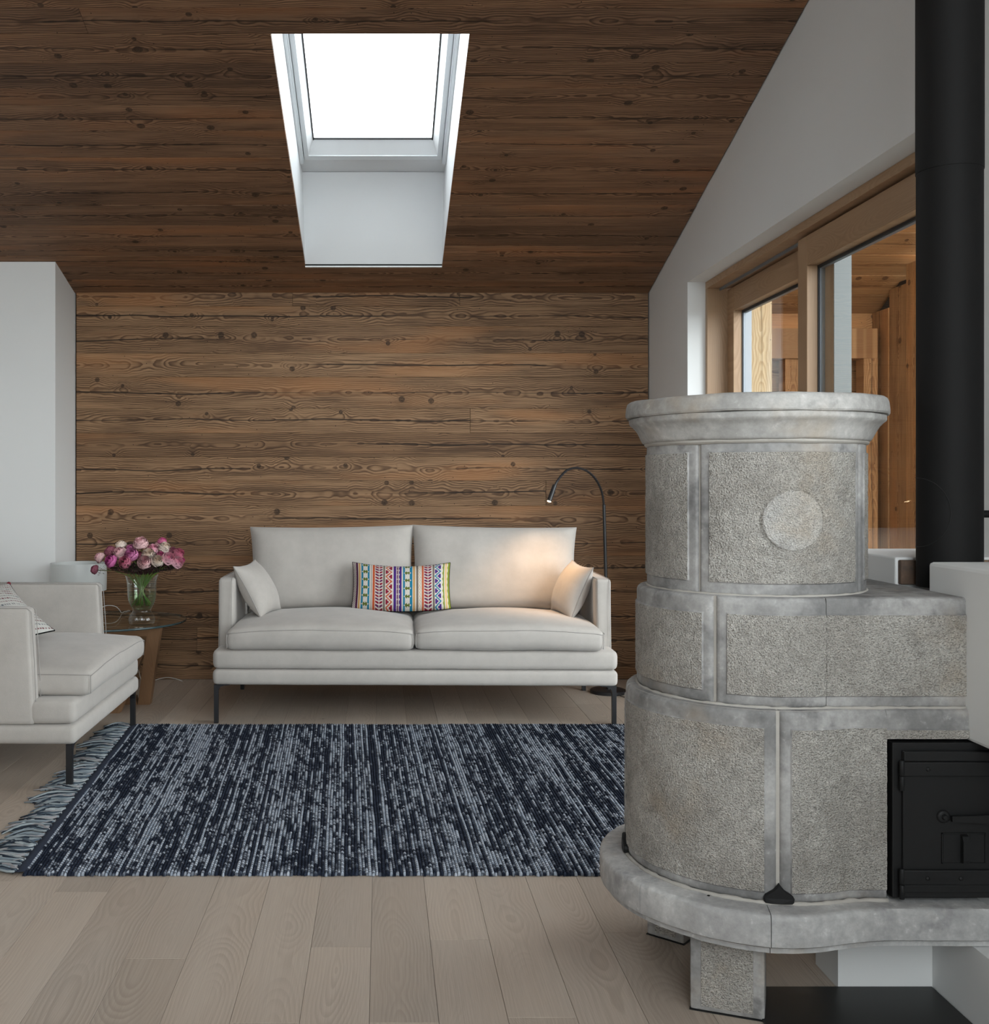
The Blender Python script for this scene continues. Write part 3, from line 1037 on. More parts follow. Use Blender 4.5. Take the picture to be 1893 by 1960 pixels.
# mortar body behind the blocks
m = MB()
for p, z0, z1, o in ((low, ZT[0], ZT[1] - 0.001, -0.0075), (mid, ZT[1] - 0.002, ZT[2] - 0.001, -0.0065), (up, ZT[2] - 0.002, ZT[3] + 0.01, -0.0055)):
    if p is up:
        pts = [p.at(p.s_of(180 - 6 * i), o) for i in range(60)]
    else:
        pts = [p.at(p.sk * i / 50, o) for i in range(51)]
        if p is low:
            pts += [(1.015, p.face - o), (1.015, 2.23), (1.183, 2.23), (1.183, 2.70)]
        else:
            pts += [(p.xend - 0.001, p.face - o), (p.xend - 0.001, 2.70)]
    m.prism(pts, 'z', z0, z1)
stove_part(m, 'mortar_core', M['mortar'])
# flat stone top of the middle tier
m = MB()
m.prism([mid.at(mid.sk * i / 50, -0.012) for i in range(51)] + [(1.184, mid.face + 0.012), (1.184, 2.70)], 'z', ZT[2] - 0.03, ZT[2] + 0.0006)
stove_part(m, 'tier_top', M['stone_smooth'])
# smeared mortar along the foot of each tier
m = MB()
for p, z, o, r in ((up, ZT[2] + 0.0005, 0.000, 0.0038), (mid, ZT[1] + 0.0005, 0.000, 0.0042), (low, ZT[0] + 0.001, 0.001, 0.0055)):
    e = p.s_of(-180) if p is up else (p.send if p is mid else p.s_x(1.02))
    n = 90
    pts, rs = [], []
    for i in range(n + 1):
        x, y = p.at(e * i / n, o + random.uniform(-0.001, 0.001))
        pts.append((x, y, z))
        rs.append(r * random.uniform(0.6, 1.25))
    m.tube(pts, rs, 6)
    stove_part(m, 'mortar_joint', M['mortar'], smooth=True)
    m = MB()

# medallion on the upper drum
m = MB()
mr, mz = 0.062, CH - 0.0745
vs, fs = [(*up.at(up.s_of(0), 0.0082), mz)], []
for k, (rr, oo) in enumerate(((0.3, 0.0082), (0.6, 0.0080), (0.86, 0.0082), (0.95, 0.0078), (0.985, 0.0060), (1.0, 0.0015), (1.03, 0.0015), (1.045, 0.0042))):
    for i in range(40):
        t = 2 * math.pi * i / 40
        u, w = mr * rr * math.cos(t), mr * rr * math.sin(t)
        vs.append((*up.at(up.s_of(0) + u, oo + random.uniform(-0.0006, 0.0006) * (rr < 0.9)), mz + w))
fs += [(0, 1 + (i + 1) % 40, 1 + i) for i in range(40)]
for k in range(7):
    for i in range(40):
        a0, a1 = 1 + k * 40 + i, 1 + k * 40 + (i + 1) % 40
        fs.append((a0, a1, a1 + 40, a0 + 40))
m.add(vs, fs)
med = stove_part(m, 'medallion', M['stone_medal'], smooth=True, angle=50)
tag(med, 'raised round medallion on the upper drum')

# cornice
def wob_lathe(prof, amp=0.0008, seg=96):
    m = MB()
    m.lathe(prof, (0, 0), seg)
    ph = [random.uniform(0, 6.28) for _ in range(6)]
    out = []
    for (x, y, z) in m.v:
        t = math.atan2(y, x)
        r = math.hypot(x, y)
        k = 1 + amp / 0.25 * (math.sin(3 * t + ph[0]) + 0.7 * math.sin(7 * t + ph[1] + z * 60) + 0.5 * math.sin(17 * t + ph[2]) + 0.4 * math.sin(31 * t + ph[3] + z * 150))
        out.append((x * k, y * k, z + amp * 0.8 * math.sin(5 * t + ph[4]) + amp * 0.5 * math.sin(13 * t + ph[5])))
    m.v = out
    return m


m = wob_lathe([(0.0001, 1.267), (0.262, 1.267), (0.271, 1.266), (0.2765, 1.262), (0.279, 1.255), (0.2806, 1.240), (0.2806, 1.233), (0.278, 1.2295), (0.268, 1.2285), (0.0001, 1.2285)])
o = m.build('cap_slab', M['stone_cornice'], stove, True, True, 35)
m = wob_lathe([(0.0001, 1.230), (0.270, 1.2298), (0.2735, 1.2275), (0.2735, 1.219), (0.2715, 1.215), (0.266, 1.211), (0.2595, 1.204), (0.2545, 1.196), (0.2505, 1.188),
               (0.2475, 1.181), (0.2455, 1.177), (0.2425, 1.1735), (0.236, 1.1725), (0.0001, 1.1725)])
m.build('cornice_moulding', M['stone_cornice'], stove, True, True, 45)
m = wob_lathe([(0.0001, 1.174), (0.2385, 1.174), (0.2395, 1.1695), (0.2365, 1.1655), (0.2325, 1.1645), (0.0001, 1.1645)])
m.build('mortar_ring', M['mortar'], stove, True, True, 45)

# bench slab in three pieces
ctl = []
for a in range(180, 38, -5):
    t = math.radians(a)
    ctl.append((SX - 0.3395 * math.sin(t), SY - 0.3395 * math.cos(t)))
ctl += [(0.637, 2.143), (0.698, 2.107), (0.7593, 2.0855), (0.8187, 2.0825), (0.865, 2.089), (0.91, 2.101), (0.95, 2.111), (1.0, 2.1175), (1.06, 2.118), (1.12, 2.117), (1.17, 2.117), (1.22, 2.117)]


def resample(P_, step):
    out = [Vector(P_[0])]
    pts = []
    n = len(P_)
    for i in range(n - 1):
        p0, p1, p2, p3 = [Vector(P_[max(0, min(n - 1, i + k))]) for k in (-1, 0, 1, 2)]
        for j in range(8):
            t = j / 8
            pts.append(0.5 * ((2 * p1) + (p2 - p0) * t + (2 * p0 - 5 * p1 + 4 * p2 - p3) * t * t + (3 * p1 - p0 - 3 * p2 + p3) * t ** 3))
    pts.append(Vector(P_[-1]))
    acc = 0
    for a_, b_ in zip(pts, pts[1:]):
        acc += (b_ - a_).length
        if acc >= step:
            out.append(b_)
            acc = 0
    return out


bp = resample(ctl, 0.012)
prof = [(-0.16, 0.2400), (-0.05, 0.2400), (-0.012, 0.2398), (-0.005, 0.2385), (-0.0012, 0.2345), (0.0, 0.228), (0.0, 0.205), (0.0, 0.182), (-0.001, 0.1775), (-0.004, 0.1755), (-0.013, 0.1750),
        (-0.0135, 0.1745), (-0.0145, 0.1610), (-0.05, 0.1600), (-0.16, 0.1600)]
brk = [0, min(range(len(bp)), key=lambda i: abs(bp[i].x - 0.552) + abs(bp[i].y - 2.262)), min(range(len(bp)), key=lambda i: abs(bp[i].x - 0.764) + abs(bp[i].y - 2.084)), len(bp) - 1]
for b0, b1 in zip(brk, brk[1:]):
    idx = list(range(b0, b1 + 1))
    m = MB()
    vs = []
    for i in idx:
        d = (bp[min(i + 1, len(bp) - 1)] - bp[max(i - 1, 0)]).normalized()
        n = Vector((-d.y, d.x))
        if n.dot(bp[i] - Vector((SX + 0.05, SY))) < 0:
            n = -n
        p = bp[i] + d * (0.0007 if i == b0 else (-0.0007 if i == b1 else 0))
        for (o, z) in prof:
            jit = random.uniform(-0.0005, 0.0005)
            q = p + n * (o + jit)
            vs.append((q.x, q.y, z + jit))
    k, c = len(idx), len(prof)
    m.add(vs, [(i * c + j, i * c + (j + 1) % c, (i + 1) * c + (j + 1) % c, (i + 1) * c + j) for i in range(k - 1) for j in range(c)]
          + [tuple(range(c)), tuple(range((k - 1) * c, k * c))])
    stove_part(m, 'bench_slab', M['stone_bench'], smooth=True, angle=38)
m = MB()
cp = [bp[i] for i in range(0, len(bp) - 4, 3)]
cen = Vector((SX + 0.05, SY + 0.02))
m.prism([tuple(cen + (p - cen) * 0.85) for p in cp] + [(1.17, 2.20), (1.17, 2.285), (0.97, 2.285), (0.97, 2.70)], 'z', 0.163, 0.237)
stove_part(m, 'bench_core', M['stone_bench'])

# feet
def foot(cx, cy, hx, hy, rot, name='leg'):
    m = MB()
    m.box(-hx, hx, -hy, hy, 0.0018, 0.162, b=0.005)
    o = m.build(name, M['stone_smooth'], stove, True, True, 30)
    o.matrix_basis = Matrix.Translation((cx - SX, cy - SY, 0)) @ Matrix.Rotation(math.radians(rot), 4, 'Z')
    f = MB()
    f.box(-hx + 0.022, hx - 0.022, -hy - 0.0015, -hy + 0.01, 0.012, 0.150)
    f2 = f.build('hammered_field', M['stone_field'], o)
    f = MB()
    f.box(-hx - 0.001, hx + 0.001, -hy - 0.001, hy, 0.0, 0.0018)
    f.build('floor_pad', M['seam'], o)


foot(0.722, 2.228, 0.0725, 0.055, -21)
foot(0.712, 2.585, 0.0475, 0.060, -41)
# soot covers at the foot of the lower joints
def soot(a):
    m = MB()
    P_ = [(0, 0.040), (0.004, 0.034), (0.010, 0.027), (0.019, 0.021), (0.026, 0.016), (0.029, 0.010), (0.028, 0.003), (0.025, 0.0), (0.012, -0.001)]
    P_ = P_ + [(0, -0.001)] + [(-x, y) for x, y in P_[:0:-1]]
    n = len(P_)
    vs = []
    for o in (-0.002, 0.005, 0.0075):
        k = 0.90 if o > 0.006 else 1.0
        for (u, w) in P_:
            vs.append((*low.at(low.s_of(a) + u * k, o + 0.0025), 0.243 + (w - 0.012) * k + 0.012))
    m.add(vs, [tuple(range(2 * n, 3 * n))] + [(l * n + i, l * n + (i + 1) % n, (l + 1) * n + (i + 1) % n, (l + 1) * n + i) for l in (0, 1) for i in range(n)])
    tag(stove_part(m, 'cleaning_cover', M['iron']), 'black spade-shaped iron cleaning cover')


soot(9.3)
soot(97)

# iron fire door
fd = bpy.data.objects.new('fire_door', None)
fd.parent = stove
COL.objects.link(fd)
fd.location = (1.02 - SX, 2.155 - SY, 0.254)
tag(fd, 'black cast iron fire door')


def D(x, y):      # crop coordinates of the close-up -> local x,z on the door
    px, py = 1690 + 0.1735 * x, 1400 + 0.1735 * y
    return ((px - CX) / F * 2.15 - 1.02, CH - (py - CY) / F * 2.15 - 0.254)


def dbox(name, x0, y0, x1, y1, fr, bk, b=0.0015, x1m=None):
    xa, za = D(x0, y1)
    xb, zb = D(x1, y0)
    if x1m:
        xb = x1m
    q = MB()
    q.box(xa, xb, fr, bk, za, zb, b=b)
    return q.build(name, M['iron'], fd)


XE = 0.345
dbox('door_frame', 118, 130, 1170, 1850, 0.0, 0.03, 0.002, XE + 0.02)
dbox('door_plate', 215, 212, 1170, 1830, -0.008, 0.0005, 0.002, XE)
dbox('top_rib', 215, 214, 1170, 322, -0.013, -0.0075, 0.002, XE)
dbox('hinge_strap', 165, 325, 1170, 484, -0.0155, -0.0075, 0.0025, XE - 0.03)
dbox('hinge_strap', 165, 1512, 1170, 1678, -0.0155, -0.0075, 0.0025, XE - 0.03)
dbox('bottom_rib', 215, 1682, 1170, 1772, -0.011, -0.0075, 0.002, XE)
for (ya, yb) in ((310, 478), (484, 640), (1500, 1672), (1680, 1835)):
    xa, za = D(192, yb)
    _, zb = D(192, ya)
    q = MB()
    q.lathe([(0.0001, za), (0.0042, za), (0.005, za + 0.001), (0.005, zb - 0.001), (0.0042, zb), (0.0001, zb)], (xa, -0.012), 14)
    q.build('hinge_barrel', M['iron'], fd, True, True, 40)
for rx, ry_ in ((465, 1602), (470, 404), (830, 1602), (1180, 1600)):
    xa, za = D(rx, ry_)
    q = MB()
    q.lathe([(0.0001, 0.0035), (0.0022, 0.0032), (0.0042, 0.002), (0.005, 0.0)], (0, 0), 14)
    o = q.build('rivet', M['iron'], fd, True)
    o.location, o.rotation_euler = (xa, -0.0150, za), (math.pi / 2, 0, 0)
xa, za = D(655, 932)
q = MB()
q.lathe([(0.0001, 0.010), (0.004, 0.0095), (0.0055, 0.007), (0.0058, 0.005), (0.0105, 0.0048), (0.0128, 0.003), (0.0135, 0.0)], (0, 0), 24)
hd = q.build('handle', M['iron'], fd, True, True, 40)
hd.location, hd.rotation_euler = (xa, -0.008, za), (math.pi / 2, 0, 0)
q = MB()
lev = [(0.012, 0.004), (0.05, 0.0055), (0.10, 0.0085), (0.14, 0.010), (0.16, 0.006), (0.16, -0.010), (0.14, -0.013), (0.10, -0.0105), (0.05, -0.008), (0.012, -0.007)]
q.prism([(x, z - x * 0.02) for x, z in lev], 'z', 0.006, 0.013)
o = q.build('lever', M['iron'], hd)
x0, z0 = D(635, 1450)
x1, z1 = D(1120, 1112)
q = MB()
for bx in ((x0, x1, z1 - 0.002, z1), (x0, x1, z0, z0 + 0.002), (x0, x0 + 0.002, z0, z1), (x1 - 0.002, x1, z0, z1)):
    q.box(bx[0], bx[1], -0.0105, -0.0075, bx[2], bx[3])
av = q.build('air_vent', M['iron'], fd)
q = MB()
q.box(x0 + 0.002, x1 - 0.002, -0.0084, -0.0078, z0 + 0.002, z1 - 0.002)
q.build('vent_slot', M['seam'], av)
xa, _ = D(840, 1120)
xb, _ = D(912, 1120)
q = MB()
q.prism([(-0.008, z0 + 0.002), (-0.020, z0 + 0.004), (-0.022, z0 + 0.010), (-0.022, z1 - 0.014), (-0.017, z1 - 0.005), (-0.008, z1 - 0.002)], 'x', xa, xb)
q.build('slider', M['iron'], av)
q = MB()
q.box(x0 + 0.003, xa, -0.0098, -0.0084, z0 + 0.003, z1 - 0.003)
q.box(xb + 0.006, x1 - 0.004, -0.0098, -0.0084, z0 + 0.003, z1 - 0.003)
q.build('slider_plate', M['iron'], av)

# flue pipe
FPX, FPY, FPR = 1.273, 2.40, 0.0677
fp = thing('flue_pipe', 'tall matt black steel flue pipe rising behind the stone stove', 'pipe', (FPX, FPY, ZT[2] + 0.001))
zj = CH + 0.70 - fp.location.z
m = MB()
m.lathe([(FPR, 0), (FPR, zj)], (0, 0), 64)
m.build('lower_pipe', M['pipe'], fp, True)
m = MB()
m.lathe([(FPR, zj - 0.001), (FPR + 0.0012, zj - 0.0005), (FPR + 0.0014, zj + 0.002), (FPR + 0.0014, ceil_z(FPY + FPR) - fp.location.z - 0.012)], (0, 0), 64)
m.build('upper_pipe', M['pipe'], fp, True, True, 40)
m = MB()
pts = []
base = math.atan2(-FPY, -FPX)                   # towards the room
for i in range(41):
    t = math.pi * (i / 40 - 0.5)
    u, w = -FPR + 0.0705 * math.cos(t), 0.0775 * math.sin(t)
    th = base + math.asin(max(-0.999, min(0.999, u / FPR)))
    pts.append(((FPR + 0.0002) * math.cos(th), (FPR + 0.0002) * math.sin(th), CH - 0.063 - fp.location.z + w))
m.tube(pts, 0.0011, 6)
m.build('hatch_seam', M['seam'], fp, True)
m = MB()
m.tube([(0.06, 0, 0.163), (0.17, -0.01, 0.163)], 0.0085, 12)
m.build('damper_handle', M['pipe'], fp, True, True, 40)

hp = thing('hearth_plate', 'flat black steel hearth plate lying on the floor before the white plinth', 'hearth plate', (0.97, 1.8, 0))
m = MB()
m.box(-0.205, 0.208, -0.5, 0.492, 0.0004, 0.006, b=0.0015)
m.build('plate', M['slate'], hp)

# ------------------------------------------------------------------ SEATING


def axis_list(H, r, n):
    a_ = [-H, -H + r * 0.134, -H + r * 0.5, -H + r]
    b_ = [-x for x in a_[::-1]]
    mid_ = [(-H + r) + (2 * H - 2 * r) * i / n for i in range(1, n)]
    return a_ + mid_ + b_


def soft_box(mb, c, size, r, n=(10, 8, 3), deform=None):
    H = [x / 2 for x in size]
    L = [axis_list(H[i], min(r, H[i] * 0.98), n[i]) for i in range(3)]
    r_ = [min(r, H[i] * 0.98) for i in range(3)]

    def P(p):
        q = [max(-(H[i] - r_[i]), min(H[i] - r_[i], p[i])) for i in range(3)]
        d = Vector([(p[i] - q[i]) / r_[i] for i in range(3)])
        if d.length > 1e-6:
            d.normalize()
        v = Vector([q[i] + d[i] * r_[i] for i in range(3)])
        if deform:
            v = deform(v)
        return v + Vector(c)
    bm = bmesh.new()
    for ax in range(3):
        i1, i2 = [k for k in range(3) if k != ax]
        for sg in (-1, 1):
            A1, A2 = L[i1], L[i2]
            vv = []
            for y in A2:
                row = []
                for x in A1:
                    p = [0, 0, 0]
                    p[ax], p[i1], p[i2] = sg * H[ax], x, y
                    row.append(bm.verts.new(P(p)))
                vv.append(row)
            for j in range(len(A2) - 1):
                for i in range(len(A1) - 1):
                    bm.faces.new((vv[j][i], vv[j][i + 1], vv[j + 1][i + 1], vv[j + 1][i]))
    bmesh.ops.remove_doubles(bm, verts=bm.verts, dist=1e-5)
    bm.verts.index_update()
    mb.add([v.co for v in bm.verts], [[v.index for v in f.verts] for f in bm.faces])
    bm.free()


def lump(x, y, z, s=7.0):
    from mathutils import noise
    return noise.noise(Vector((x * s, y * s, z * s)))


def pillow_mesh(w, h, t, n=26, a_=3.0, b_=0.55, pinch=0.05, sag=0.0, edge=0.004, wr=0.004, seed=0.0, m=None):
    """two-sided knife-edge cushion in its own x (width), z (height), y (thickness)"""
    m = m or MB()

    def S(i):
        return math.sin((i / n * 2 - 1) * math.pi / 2)
    loop = []
    for sg in (-1, 1):
        vs = []
        for j in range(n + 1):
            for i in range(n + 1):
                u, v = S(i), S(j)
                th = ((1 - abs(u) ** a_) * (1 - abs(v) ** a_)) ** b_
                x = w / 2 * u * (1 - pinch * (1 - v * v) * u * u)
                z = h / 2 * v * (1 - pinch * (1 - u * u) * v * v)
                z -= sag * (1 - u * u)
                k = lump(x + seed, sg * 0.3, z, 9) * wr + lump(x * 0.4 + seed, sg, z * 2, 22) * wr * 0.35
                vs.append((x, sg * (edge / 2 + t / 2 * th + k * th), z))
        m.grid(vs, n + 1, n + 1)
        if sg == 1:
            rim = [(i, 0) for i in range(n)] + [(n, j) for j in range(n)] + [(i, n) for i in range(n, 0, -1)] + [(0, j) for j in range(n, 0, -1)]
            loop = [(vs[j * (n + 1) + i][0], 0, vs[j * (n + 1) + i][2]) for i, j in rim]
    k = len(m.v) - 2 * (n + 1) ** 2
    N1 = (n + 1) ** 2
    ids = [j * (n + 1) + i for i, j in rim]
    for p, q in zip(ids, ids[1:] + ids[:1]):
        m.f.append((k + p, k + q, k + N1 + q, k + N1 + p))
        m.mi.append(0)
    return m, loop


def leg_obj(parent, x, y, z1, sx, mat='black_metal'):
    """slim metal leg with a curved gusset reaching inwards (sx = inward direction)"""
    m = MB()
    w = 0.019
    P_ = [(0, 0), (w, 0), (w, z1 - 0.030), (w + 0.003, z1 - 0.018), (w + 0.010, z1 - 0.009), (w + 0.024, z1 - 0.004), (w + 0.050, z1 - 0.002), (w + 0.050, z1 + 0.001), (0, z1 + 0.001)]
    m.prism([(sx * px_, z) for px_, z in P_], 'y', 0, 0.022)
    o = m.build('leg', M[mat], parent)
    o.location = (x, y, 0)
    return o


def make_seat(root, W, nseat, zb=0.174, depth=0.86):
    hw_ = W / 2
    z1, z2 = zb + 0.070, zb + 0.159
    f = M['fabric']
    # lower and upper platform
    q = MB()
    soft_box(q, (0, depth / 2, zb + 0.035), (W, depth, 0.070), 0.022, (14, 8, 2), lambda p: p + Vector((0, 0, 0.0015 * lump(p.x, p.y, 3, 5))))
    q.build('base', f, root, True, True, 60)
    q = MB()
    soft_box(q, (0, 0.085, (z1 + z2) / 2 + 0.001), (W, 0.168, z2 - z1 - 0.001), 0.026, (14, 3, 2), lambda p: p + Vector((0, 0, 0.002 * lump(p.x, p.y, 9, 4))))
    soft_box(q, (0, depth / 2 + 0.06, (z1 + z2) / 2 + 0.001), (W - 0.16, depth - 0.16, z2 - z1 - 0.002), 0.02, (8, 6, 2))
    q.build('platform_cushion', f, root, True, True, 60)
    for sx in (-1, 1):
        q = MB()
        soft_box(q, (sx * (hw_ - 0.036), 0.155 + (depth - 0.155) / 2, z1 + (0.641 - z1) / 2), (0.072, depth - 0.155, 0.641 - z1), 0.016, (3, 10, 8),
                 lambda p: p + Vector((0.0015 * lump(p.x, p.y, p.z, 6), 0.010 * (p.z / 0.2) * (p.y < 0), 0)))
        ar = q.build('armrest', f, root, True, True, 60)
        q = MB()
        for dx in (-0.027, 0.027):
            xx = sx * (hw_ - 0.036) + dx
            q.tube([(xx, 0.142 - 0.002, z1 + 0.02), (xx, 0.148, 0.45), (xx, 0.160, 0.628), (xx, 0.176, 0.6405), (xx, 0.40, 0.642), (xx, depth - 0.03, 0.642)], 0.0016, 5)
        q.build('seam', M['fabric_seam'], ar, True)
    q = MB()
    soft_box(q, (0, depth - 0.04, z1 + (0.641 - z1) / 2), (W - 0.145, 0.08, 0.641 - z1), 0.018, (12, 2, 8))
    q.build('back_frame', f, root, True, True, 60)
    iw = (W - 0.125) / nseat
    for k in range(nseat):
        cx = -iw * nseat / 2 + iw * (k + 0.5)
        sw, sd, sh = iw - 0.004, 0.645, 0.098

        def dm(p, k=k, sw=sw, sd=sd, sh=sh):
            u, v = p.x / (sw / 2), p.y / (sd / 2)
            up_ = (p.z / sh + 0.5)
            bul = max(0, (1 - u * u)) ** 0.7 * max(0, (1 - 0.55 * v * v))
            z = p.z + 0.050 * bul * up_ - 0.006 * (1 - bul) * up_ + 0.004 * lump(p.x + k * 3, p.y, 1, 4)
            x = p.x * (1 + 0.010 * (1 - abs(p.z / sh) * 2))
            y = p.y - 0.010 * (1 - (2 * p.z / sh) ** 2) * (v < -0.9) * (1 - u ** 4)
            return Vector((x + 0.002 * lump(p.y, p.z, k, 9), y + 0.004 * lump(p.x * 2, p.z, 2 + k, 8), z))
        q = MB()
        cc = (cx, sd / 2 - 0.018 - (0.02 if nseat == 1 else 0), z2 + sh / 2 + 0.001)
        soft_box(q, cc, (sw, sd, sh), 0.030, (14, 10, 4), dm)
        sc_ = q.build('seat_cushion', f, root, True, True, 70)
        q = MB()
        pts = []
        H1, H2 = sw / 2 - 0.006, sd / 2 - 0.006
        for i in range(31):
            pts.append(dm(Vector((-H1 + 2 * H1 * i / 30, -H2, sh / 2 - 0.020))) + Vector(cc) + Vector((0, -0.004, 0)))
        for sx in (-1, 1):
            pp = [dm(Vector((sx * H1, -H2 + 2 * H2 * i / 14, sh / 2 - 0.016))) + Vector(cc) + Vector((sx * 0.004, 0, 0)) for i in range(15)]
            q.tube(pp, 0.0017, 5)
            pp = [dm(Vector((sx * (H1 - 0.002), -H2, -sh / 2 + 0.012 + (sh - 0.03) * i / 6))) + Vector(cc) + Vector((sx * 0.001, -0.003, 0)) for i in range(7)]
            q.tube(pp, 0.0016, 5)
        q.tube(pts, 0.0017, 5)
        q.build('piping', M['fabric_seam'], sc_, True)
        bw = iw if nseat > 1 else iw - 0.01
        pm, loop = pillow_mesh(bw - 0.006, 0.435, 0.185, 30, 6.0, 0.45, 0.045, 0.0, 0.01, 0.009, seed=k * 2.7)
        bc = pm.build('back_cushion', f, root, True, True, 80)
        bx = cx * 0.975
        bc.matrix_basis = Matrix.Translation((bx, 0.665, z2 + 0.318)) @ Matrix.Rotation(math.radians(-13), 4, 'X') @ Matrix.Rotation(math.radians((-0.8, 0.9)[k % 2]), 4, 'Y')
        q = MB()
        q.tube(loop + loop[:1], 0.003, 6, caps=False)
        q.build('piping', f, bc, True)
    for sx in (-1, 1):
        leg_obj(root, sx * (hw_ - 0.006), 0.014, zb, -sx)
        leg_obj(root, sx * (hw_ - 0.006), depth - 0.05, zb, -sx)


sofa = thing('sofa', 'light grey two-seat fabric sofa on thin black legs against the wood wall', 'sofa', (0.149, 4.808, 0), math.radians(-1.05))
make_seat(sofa, 1.824, 2)
chair = thing('armchair', 'light grey fabric armchair on thin black legs at the end of the blue rug', 'armchair', (-1.082, 4.288, 0), math.pi / 2)
make_seat(chair, 1.0, 1, 0.157, 0.88)


def cushion(name, label, c, u, v, w, h, t, mat, group=None, **kw):
    """u = direction of the width, v = up direction in the cushion plane"""
    u = Vector(u).normalized()
    v = Vector(v)
    v = (v - u * v.dot(u)).normalized()
    n = v.cross(u)
    pm, loop = pillow_mesh(w, h, t, **kw)
    root = bpy.data.objects.new(name, None)
    COL.objects.link(root)
    Rm = Matrix((u, n, v)).transposed()
    if Rm.determinant() < 0:
        Rm = Matrix((u, -n, v)).transposed()
    root.matrix_world = Matrix.Translation(c) @ Rm.to_4x4()
    tag(root, label, 'cushion', group)
    cv = pm.build('cover', mat, root, True, True, 80)
    q = MB()
    q.tube(loop + loop[:1], 0.0028, 6, caps=False)
    q.build('piping', M['fabric_seam'] if mat == M['fabric'] else mat, root, True)
    return root, cv


cushion('scatter_cushion', 'small light grey cushion leaning on the sofa arm nearest the flower vase', (-0.596, 5.165, 0.578), (0.065, 0.27, 0.012), (-0.128, 0.03, 0.24), 0.29, 0.275, 0.125,
        M['fabric'], 'small grey cushions on the sofa', a_=2.4, b_=0.6, pinch=0.10, seed=1.3)
cushion('scatter_cushion', 'small light grey cushion leaning on the sofa arm nearest the floor lamp', (0.917, 5.165, 0.572), (-0.045, 0.27, 0.015), (0.098, 0.03, 0.24), 0.29, 0.27, 0.125,
        M['fabric'], 'small grey cushions on the sofa', a_=2.4, b_=0.6, pinch=0.10, seed=4.3)

# ---- embroidered cushion: flat woven pattern stored as a colour per vertex
def srgb(h):
    c = [int(h[i:i + 2], 16) / 255 for i in (0, 2, 4)]
    return tuple(x / 12.92 if x <= 0.04045 else ((x + 0.055) / 1.055) ** 2.4 for x in c)


C_ = {k: srgb(v) for k, v in dict(w='dcd6cc', pu='55204a', ye='cfa060', bl='1f7f9f', gr='62702a', gy='776c64', og='c65a32', cr='8e1634', vi='4c2b80', pl='6a2a58', lg='8a9636', pe='e6bd84').items()}


def pattern(u, v):
    """u,v in 0..1 across the cushion"""
    X = u * 1480 + 195           # close-up pixels
    Y = v * 700
    per = 120.0
    if X < 245: return C_['pu'] if abs(((Y + X * 0.9) % 26) - 13) < 3 or abs(((Y - X * 0.9) % 26) - 13) < 3 else C_['w']
    if X < 277: return C_['pu']
    if X < 285: return C_['w']
    if X < 312: return C_['ye']
    if X < 325: return C_['w']
    for x0 in (325, 962):
        if x0 <= X < x0 + 135:
            dx = X - (x0 + 66)
            yy = ((Y + 20) % per) - per / 2
            if abs(dx) < 57 and abs(yy) < 30 and (abs(dx) * 0.62 + abs(yy)) < 36:
                if abs(dx) < 36 and (abs(yy) < 29) and not (abs(dx) < 10 and abs(yy) > 12):
                    return C_['gr']
                return C_['w']
            if abs(dx) > 36: return C_['bl']
            return C_['gy'] if abs(dx) < 2 else C_['w']
    if X < 478: return C_['w']
    if X < 488: return C_['gy']
    if X < 502: return C_['w']
    if X < 535: return C_['og']
    for x0 in (548, 1282):
        if x0 - 10 <= X < x0 + 118:
            dx = X - (x0 + 55)
            if abs(dx) > 54 or abs(dx) < 2.5: return C_['w']
            t = Y + 0.45 * (54 - abs(dx)) * -1
            k = int(t // 45)
            return (C_['cr'] if k % 2 else C_['pl']) if (t % 45) < 29 else C_['w']
    if X < 664: return C_['w']
    if X < 692: return C_['gy']
    for x0, z, d in ((700, 'og', 'cr'), (1440, 'bl', 'vi')):
        if x0 <= X < x0 + 102:
            dx = X - x0
            tri = abs((Y % 150) - 75) / 75 * 82 + 8
            if abs(dx - tri) < 13: return C_[z]
            yy = (Y % 150)
            if dx > tri:
                q = yy - 75 if True else 0
                if abs(q) < 34 and dx > 48 and (dx > 66 or abs(q) < 14) and dx < 98: return C_[d]
            else:
                q = yy if yy < 75 else yy - 150
                if abs(q) < 34 and dx < 52 and (dx < 34 or abs(q) < 14) and dx > 3: return C_[d]
            return C_['w']
    if X < 818: return C_['w']
    sc = 9 * abs(math.sin(Y / 75 * math.pi))
    if X < 858 + sc - 4: return C_['vi'] if X < 850 + sc - 4 or True else C_['w']
    if X < 866 + sc: return C_['w']
    if X < 892: return C_['pl']
    if X < 897 + sc: return C_['w']
    if X < 944: return C_['vi']
    if X < 962: return C_['w']
    if X < 1110: return C_['w']
    if X < 1140: return C_['ye']
    if X < 1158: return C_['w']
    if X < 1186: return C_['gy']
    if X < 1245: return C_['ye'] if abs(((Y + X * 1.4) % 52) - 26) < 2.5 or abs(((Y - X * 1.4) % 52) - 26) < 2.5 else C_['w']
    if X < 1272: return C_['og']
    if X < 1405: return C_['w']
    if X < 1435: return C_['gy']
    if X < 1552: return C_['w']
    sc = 10 * abs(math.sin(Y / 90 * math.pi))
    if X < 1560 + sc: return C_['w']
    if X < 1592: return C_['lg']
    if X < 1604: return C_['w']
    if X < 1632: return C_['pe']
    if X < 1636 + sc: return C_['w']
    return C_['lg']


